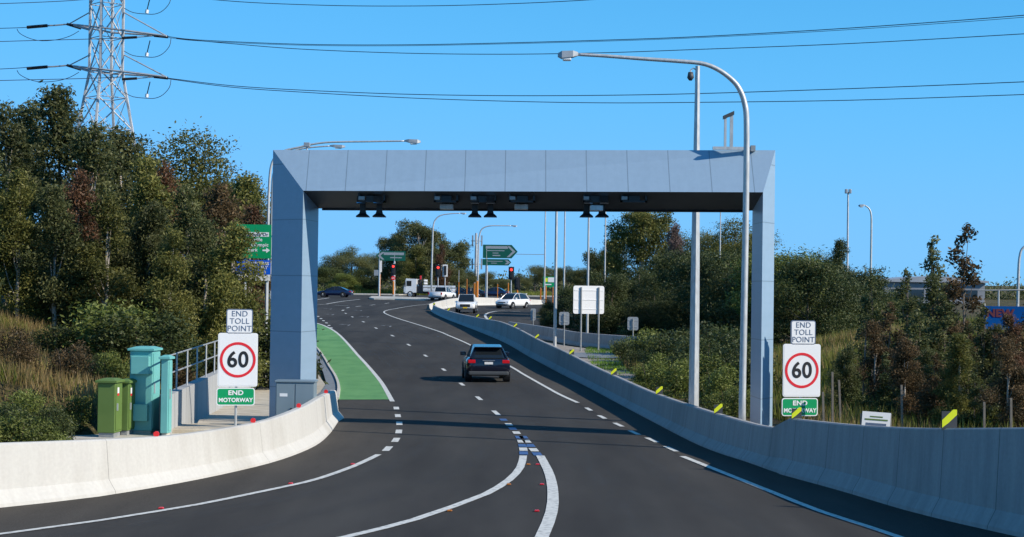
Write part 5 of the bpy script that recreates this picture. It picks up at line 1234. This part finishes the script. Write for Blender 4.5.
for i, (px, pt, Y, lm, wd, lb) in enumerate(((10, 385, 38, 'bush', 1.0, 'dark green bush at the left edge on the dry slope'), (50, 392, 38.5, 'bush', .9, 'small dark bush in the middle of the dry slope'),
    (10, 412, 34.5, 'bushlight', 1.3, 'leafy green bush right behind the left barrier at the photo edge'), (30, 416, 35, 'bushlight', 1.2, 'low green bush right behind the left barrier'), (52, 428, 36, 'bushlight', 1.2, 'low leafy bush left of the green cabinets'),
    (95, 352, 50, 'bush', 1.2, 'bush behind and above the olive green cabinets'), (150, 310, 52, 'bush', 1.5, 'dark bush behind the teal cabinet'), (185, 325, 54, 'bush', 1.5, 'dark rounded bush behind the handrail'), (212, 315, 62, 'bushlight', 1.4, 'lighter bush behind the end toll point panel'),
    (28, 345, 42, 'bushlight', 1.2, 'light green weed clump high on the dry slope near the left edge'), (72, 375, 42, 'bushlight', 1.1, 'light green weed clump on the dry slope left of the cabinets'), (70, 345, 46, 'brown', 1.2, 'bronze low bush in the middle of the dry slope'), (8, 325, 46, 'brown', 1.2, 'bronze low bush near the left edge on the dry slope'), (110, 365, 46, 'bushlight', 1.2, 'light green weeds just behind the olive cabinets'), (176, 345, 52, 'brown', 1.1, 'bronze bush directly behind the handrail'),
    (110, 300, 53, 'bushlight', 1.5, 'light green spiky bush between young gum trunks'), (55, 318, 52, 'bush', 1.5, 'dark bush at the top of the dry slope'), (258, 296, 63, 'bush', 1.3, 'bush under the blue toll sign'), (240, 312, 72, 'bushlight', 1.3, 'bush left of the bush under the blue toll sign'))):
    plant('shrub', px, pt, Y, lm, lb, 'bush', 'bushes on the left embankment', wide=wd, h=(1.2 if 'slope' in lb or 'weeds' in lb or 'handrail' in lb else None))
# far trees seen under the beam
FG = 'far trees beyond the intersection'
for a in (('round', 333, 247, 285, 'far', 'far rounded tree nearest the left gantry column', 1.1), ('round', 352, 243, 290, 'far', 'far pale green tree left of the left pointing sign', 1.15), ('round', 372, 250, 300, 'far', 'far tree just behind the left pointing sign', 1.1),
          ('mass', 330, 266, 275, 'bush', 'low dark bush behind the dark blue sedan', 1.6), ('mass', 362, 268, 276, 'bush', 'low dark bush left of the red traffic light', 1.7), ('mass', 345, 272, 272, 'bushlight', 'lighter low bush along the far pavement', 1.5)):
    plant(a[0], a[1], a[2], a[3], a[4], a[5], 'tree' if a[0] != 'mass' else 'bush', FG, wide=a[6])
for a in (('big', 420, 215, 275, 'far', 'biggest far gum tree behind the crane truck', .95), ('big', 396, 228, 282, 'far', 'far gum tree with gaps left of the biggest one', .8), ('big', 446, 226, 284, 'far', 'far gum tree on the right flank of the biggest one', 1.0), ('big', 408, 250, 268, 'gum', 'dark far tree filling the space behind the truck cab', .9),
          ('gum', 416, 244, 264, 'gum2', 'olive brown tree behind the crane truck', 1.6), ('gum', 442, 243, 262, 'rust', 'tree with an orange top above the white pickup', .9), ('round', 455, 262, 280, 'far', 'far low tree left of the mobile tower', 1.3)):
    plant(a[0], a[1], a[2], a[3], a[4], a[5], 'tree', FG, wide=a[6])
for i, (px, pt, Y, lm, wd) in enumerate(((468, 268, 300, 'far', 1.6), (487, 270, 306, 'far', 1.6), (503, 276, 300, 'gum', 1.7), (520, 272, 310, 'far', 1.5), (535, 263, 320, 'far', 1.3), (552, 262, 330, 'far', 1.4), (568, 264, 320, 'gum', 1.4), (585, 266, 300, 'far', 1.6))):
    plant('round', px, pt, Y, lm, ['low tree behind the foot of the mobile tower', 'low tree behind the post of the right pointing signs', 'dark low tree left of the right hand red light', 'low tree right of the right hand red light', 'tree with a flat crown left of the thin pale poles', 'small tree behind the green and white billboard', 'dark tree right of the thick pale pole', 'tree behind the large white sign back'][i], 'tree', FG, wide=wd)
for i, (px, pt, Y, wd) in enumerate(((556, 294, 131, 1.0), (574, 284, 130, 1.1), (546, 303, 134, .8))):
    plant('mass', px, pt, Y, 'bush', ['dark bush behind the thick pale pole', 'dark bush directly behind the white sign back', 'small dark bush at the left tip of the thicket beside the oncoming lanes'][i], 'bush', 'trees and bushes beyond the right barrier', wide=wd)
o = link('far_woodland', leaves_mesh('far_woodland', [(x, 330+8*math.sin(x*.3), 4.2+.8*math.sin(x*.17), 7, 5, 3.0) for x in range(-120, 190, 6)], 60000, .6, 5), LM['far']); tagit(o, 'continuous low dark woodland along the far horizon', 'woodland', kind='stuff')
# right hand trees
RG = 'trees and bushes beyond the right barrier'
for a in (('big', 642, 198, 150, 'gum2', 'big rounded tree behind the white sign back on the right', .85), ('big', 606, 232, 160, 'gum', 'darker tree on the left flank of the big right hand tree', .75), ('round', 708, 214, 150, 'gum', 'rounded tree left of the thick camera pole', 1.0), ('round', 736, 212, 145, 'gum2', 'rounded tree between the thick pole and the right column', 1.15),
          ('gum', 676, 220, 140, 'pink', 'pinkish twiggy tree between two rounded green trees', .8), ('round', 830, 248, 120, 'gum', 'dark tree right of the right gantry column', 1.0), ('gum', 838, 236, 112, 'bush', 'feathery dark tree with the highest top right of the column', .9)):
    plant(a[0], a[1], a[2], a[3], a[4], a[5], 'tree', RG, wide=a[6])
BL = ['dark fine leaved bush just right of the white sign back', 'dark bush behind the right small grey sign back', 'tall dark bush in the middle of the right thicket', 'tall dark bush left of the thick camera pole', 'dark bush behind the foot of the thick camera pole', 'bush between the thick pole and curved lamp', 'dark bush behind the right gantry column', 'lower dark bush at the left tip of the thicket',
      'front bush over the short green lawn', 'bush filling the thicket below the big tree', 'olive topped bush right of the right gantry column', 'large olive bush above the right end toll point panel', 'dark bush on the skyline right of the right column', 'dense bush behind the dry grass mound', 'bush below the twin camera mast', 'bush behind the thin bronze saplings']
for i, (px, pt, Y, lm, wd) in enumerate(((612, 268, 118, 'bush', 1.0), (640, 262, 122, 'bush', 1.1), (668, 248, 128, 'bush', 1.1), (700, 252, 118, 'bush', 1.1), (728, 245, 112, 'bush', 1.2), (752, 250, 108, 'bush', 1.2), (765, 262, 96, 'bush', 1.1), (584, 290, 125, 'bush', 1.2),
    (600, 300, 124, 'bush', 1.2), (655, 285, 112, 'bush', 1.1), (785, 249, 92, 'bushlight', 1.2), (808, 256, 88, 'bush', 1.2), (845, 262, 98, 'bush', 1.3), (870, 280, 92, 'bush', 1.2), (862, 268, 110, 'bush', 1.2), (900, 292, 95, 'bush', 1.3))):
    plant('mass', px, pt, Y, lm, BL[i], 'bush', RG, wide=wd)
SL = ['light green bush beside the lawn end', 'leafy bush left of the thick pole foot', 'bright grassy bush by the thick pole foot', 'bush between the thick pole foot and lamp foot', 'low bush behind the lamp foot', 'bush in shade above the gravel verge', 'dark bush in the shaded hollow left of the thick pole', 'dark bush in the hollow right of the thick pole', 'low light bush near the barrier dip']
for i, (px, pt, Y, lm, wd) in enumerate(((630, 345, 92, 'bushlight', 1.3), (655, 335, 84, 'bushlight', 1.4), (668, 352, 72, 'bushlight', 1.5), (715, 350, 64, 'bushlight', 1.4), (730, 385, 56, 'bushlight', 1.5), (640, 350, 80, 'bush', 1.4), (680, 325, 84, 'bush', 1.7), (722, 320, 78, 'bush', 1.7), (752, 390, 52, 'bushlight', 1.3))):
    plant('shrub', px, pt, Y, lm, SL[i], 'bush', RG, wide=wd)
CG = 'thin saplings on the right'
for i, a in enumerate(((964, 217, 56, 'brown', 1.25), (933, 232, 62, 'gum', 1.2), (908, 264, 60, 'gum', 1.3), (873, 272, 66, 'gum', 1.3), (890, 300, 58, 'brown', 1.5), (985, 300, 52, 'gum', 1.5), (1008, 310, 50, 'brown', 1.4), (945, 290, 54, 'gum', 1.6), (920, 305, 52, 'gum', 1.7), (968, 320, 49, 'gum', 1.7), (1030, 300, 52, 'brown', 1.7), (850, 340, 52, 'bush', 1.3), (1000, 345, 46, 'gum', 1.6), (885, 350, 50, 'bush', 1.5), (935, 350, 47, 'brown', 1.7), (975, 370, 45, 'bush', 1.6), (1022, 365, 44, 'brown', 1.6))):
    plant('cone', a[0], a[1], a[2], a[3], ['tallest thin sapling with a sparse pointed top on the right', 'second tallest thin sapling with a reddish tip', 'dark thin sapling left of the two tallest', 'bronze sapling leftmost of the thin ones, under the small lamp', 'bronze leafy sapling below the dark thin one', 'bronze sapling in front of the blue banner', 'bronze sapling under the right edge lamp', 'bronze sapling between the two tallest ones', 'dense dark sapling below the second tallest', 'dense dark sapling below the tallest', 'sapling cut off by the right edge', 'low dark sapling on the dry mound', 'low dark sapling near the right edge', 'low dark sapling right of the dry mound', 'low bronze sapling above the striped delineator', 'lowest dark sapling right of the nearest delineator', 'low bronze sapling at the right edge'][i], 'tree', CG, wide=a[4])
HB = ['leafy bush in the lower thicket above the gravel end', 'leafy bush just behind the fourth delineator', 'leafy bush on the slope left of the thick pole', 'dark bush low on the slope behind the thick pole', 'leafy bush between the two tall poles', 'dark bush high between the two tall poles', 'leafy bush left of the lamp pole foot', 'dark bush right of the lamp pole behind the column', 'leafy bush in the dip right of the gravel', 'bright leafy bush on the crest left of the thick pole']
for i, (px, Y, h_, lm) in enumerate(((648, 88, 2.0, 'bushlight'), (652, 66, 1.3, 'bushlight'), (672, 74, 2.1, 'bush'), (704, 68, 2.2, 'bush'), (718, 58, 1.5, 'bushlight'), (728, 72, 2.4, 'bush'), (732, 50, 1.1, 'bushlight'), (752, 62, 2.2, 'bush'), (634, 84, 1.5, 'bush'), (682, 62, 1.5, 'bushlight'))):
    plant('shrub', px, 380, Y, lm, HB[i], 'bush', RG, wide=1.35, h=h_)
HC = ['bronze young tree under the small curved lamp', 'dark green young tree right of the speed sign on the mound', 'rust tinted young tree in front of the blue banner', 'bronze young tree above the notice board', 'olive young tree right of the striped delineator', 'bronze young tree at the right edge above the barrier', 'green young tree left of the nearest delineator', 'olive young tree behind the right edge saplings', 'bronze young tree in the middle of the right saplings']
for i, (px, pt, Y, lm) in enumerate(((875, 318, 54, 'brown'), (845, 345, 52, 'gum'), (1012, 312, 50, 'rust'), (905, 335, 48, 'brown'), (960, 330, 46, 'gum2'), (1008, 335, 44, 'brown'), (925, 345, 50, 'gum'), (1000, 322, 52, 'gum2'), (950, 315, 55, 'brown'))):
    plant('gum', px, pt, Y, lm, HC[i], 'tree', CG, wide=1.25)
# tree stakes
for i, (px, py0, py1, Y) in enumerate(((833.5, 418, 372, 44), (842, 415, 380, 46), (863, 362, 330, 55), (872, 358, 334, 57), (825, 420, 392, 43), (903, 420, 385, 45), (1012, 425, 398, 40), (985, 425, 402, 41))):
    p = P(px, py1, Y); zb = T(p.x, Y)-.2; mb = MB(); mb.box(-.025, .025, -.025, .025, 0, p.z-zb); o = mb.build('tree_stake', M['wood']); o.location = (p.x, Y, zb); o.rotation_euler = (0, R(rnd.uniform(-3, 3)), 0)
    tagit(o, ['tallest wooden stake right of the right speed sign', 'shorter wooden stake beside the tallest stake', 'wooden stake on top of the dry mound', 'second stake on the dry mound, right one', 'stake nearest the right speed sign', 'stake among saplings right of the notice board', 'rightmost short stake above the barrier', 'short stake right of the nearest striped delineator'][i], 'stake', 'wooden tree stakes')
# ------------------------------------------------------------ grasses (ground cover)
def scatter(n, x0, x1, y0, y1, cond, seed):
    r = random.Random(seed); out = []
    while len(out) < n:
        x = r.uniform(x0, x1); y = r.uniform(y0, y1)
        if cond(x, y, r): out.append((x, y, T(x, y)-.1))
    return out
nz = lambda x, y, f=1.0: .5+.5*math.sin(x*.8*f+1.3*math.sin(y*.6*f))*math.sin(y*.9*f+x*.3*f)
Lc = lambda x, y, r: interp(_W, y)-x > .25
ln_ = lambda nm, me, m_, lb: tagit(link(nm, me, m_), lb, 'grass', kind='stuff')
ln_('dry_grass', blades_mesh('dry_grass', scatter(70000, -34, -8, 22, 62, lambda x, y, r: Lc(x, y, r) and nz(x, y) > .2+.5*r.random(), 1), .42, .03, 1), LM['dry'], 'tall dry straw coloured grass on the left embankment')
ln_('green_grass', blades_mesh('green_grass', scatter(90000, -32, -8, 22, 75, lambda x, y, r: Lc(x, y, r) and nz(x, y, 1.3) < .8*r.random()+.1, 2), .3, .035, 2), LM['grass'], 'green grass growing between the dry grass on the left embankment')
Rc = lambda x, y, r: x-interp(_E, y) > .35
ln_('dry_grass', blades_mesh('dry_grass', scatter(80000, 5, 32, 26, 95, lambda x, y, r: Rc(x, y, r) and nz(x+7, y) > .35+.3*r.random(), 3), .45, .035, 3), LM['dry'], 'dry straw coloured grass on the mound beyond the right barrier')
ln_('green_grass', blades_mesh('green_grass', scatter(80000, 4, 30, 30, 100, lambda x, y, r: Rc(x, y, r) and nz(x, y, .8) < .6*r.random()+.3, 4), .5, .045, 4), LM['grass'], 'green grass and weeds beyond the right barrier')
ln_('verge_grass', blades_mesh('verge_grass', scatter(16000, 2, 9, 76, 105, lambda x, y, r: x > interp(_E, y)-1.2 and nz(x, y, 1.4) > .45*r.random()+.2, 5), .16, .04, 5), LM['lawn'], 'short green grass patches on the verge between the barriers')
ln_('lawn', blades_mesh('lawn', scatter(20000, 6, 34, 117, 133, lambda x, y, r: True, 6), .12, .05, 6), LM['lawn'], 'short bright lawn strip behind the low shaded barrier')
ln_('far_grass', blades_mesh('far_grass', scatter(30000, -60, 30, 266, 290, lambda x, y, r: True, 8), .7, .12, 8), LM['grass'], 'rough grass behind the far pavement at the intersection')
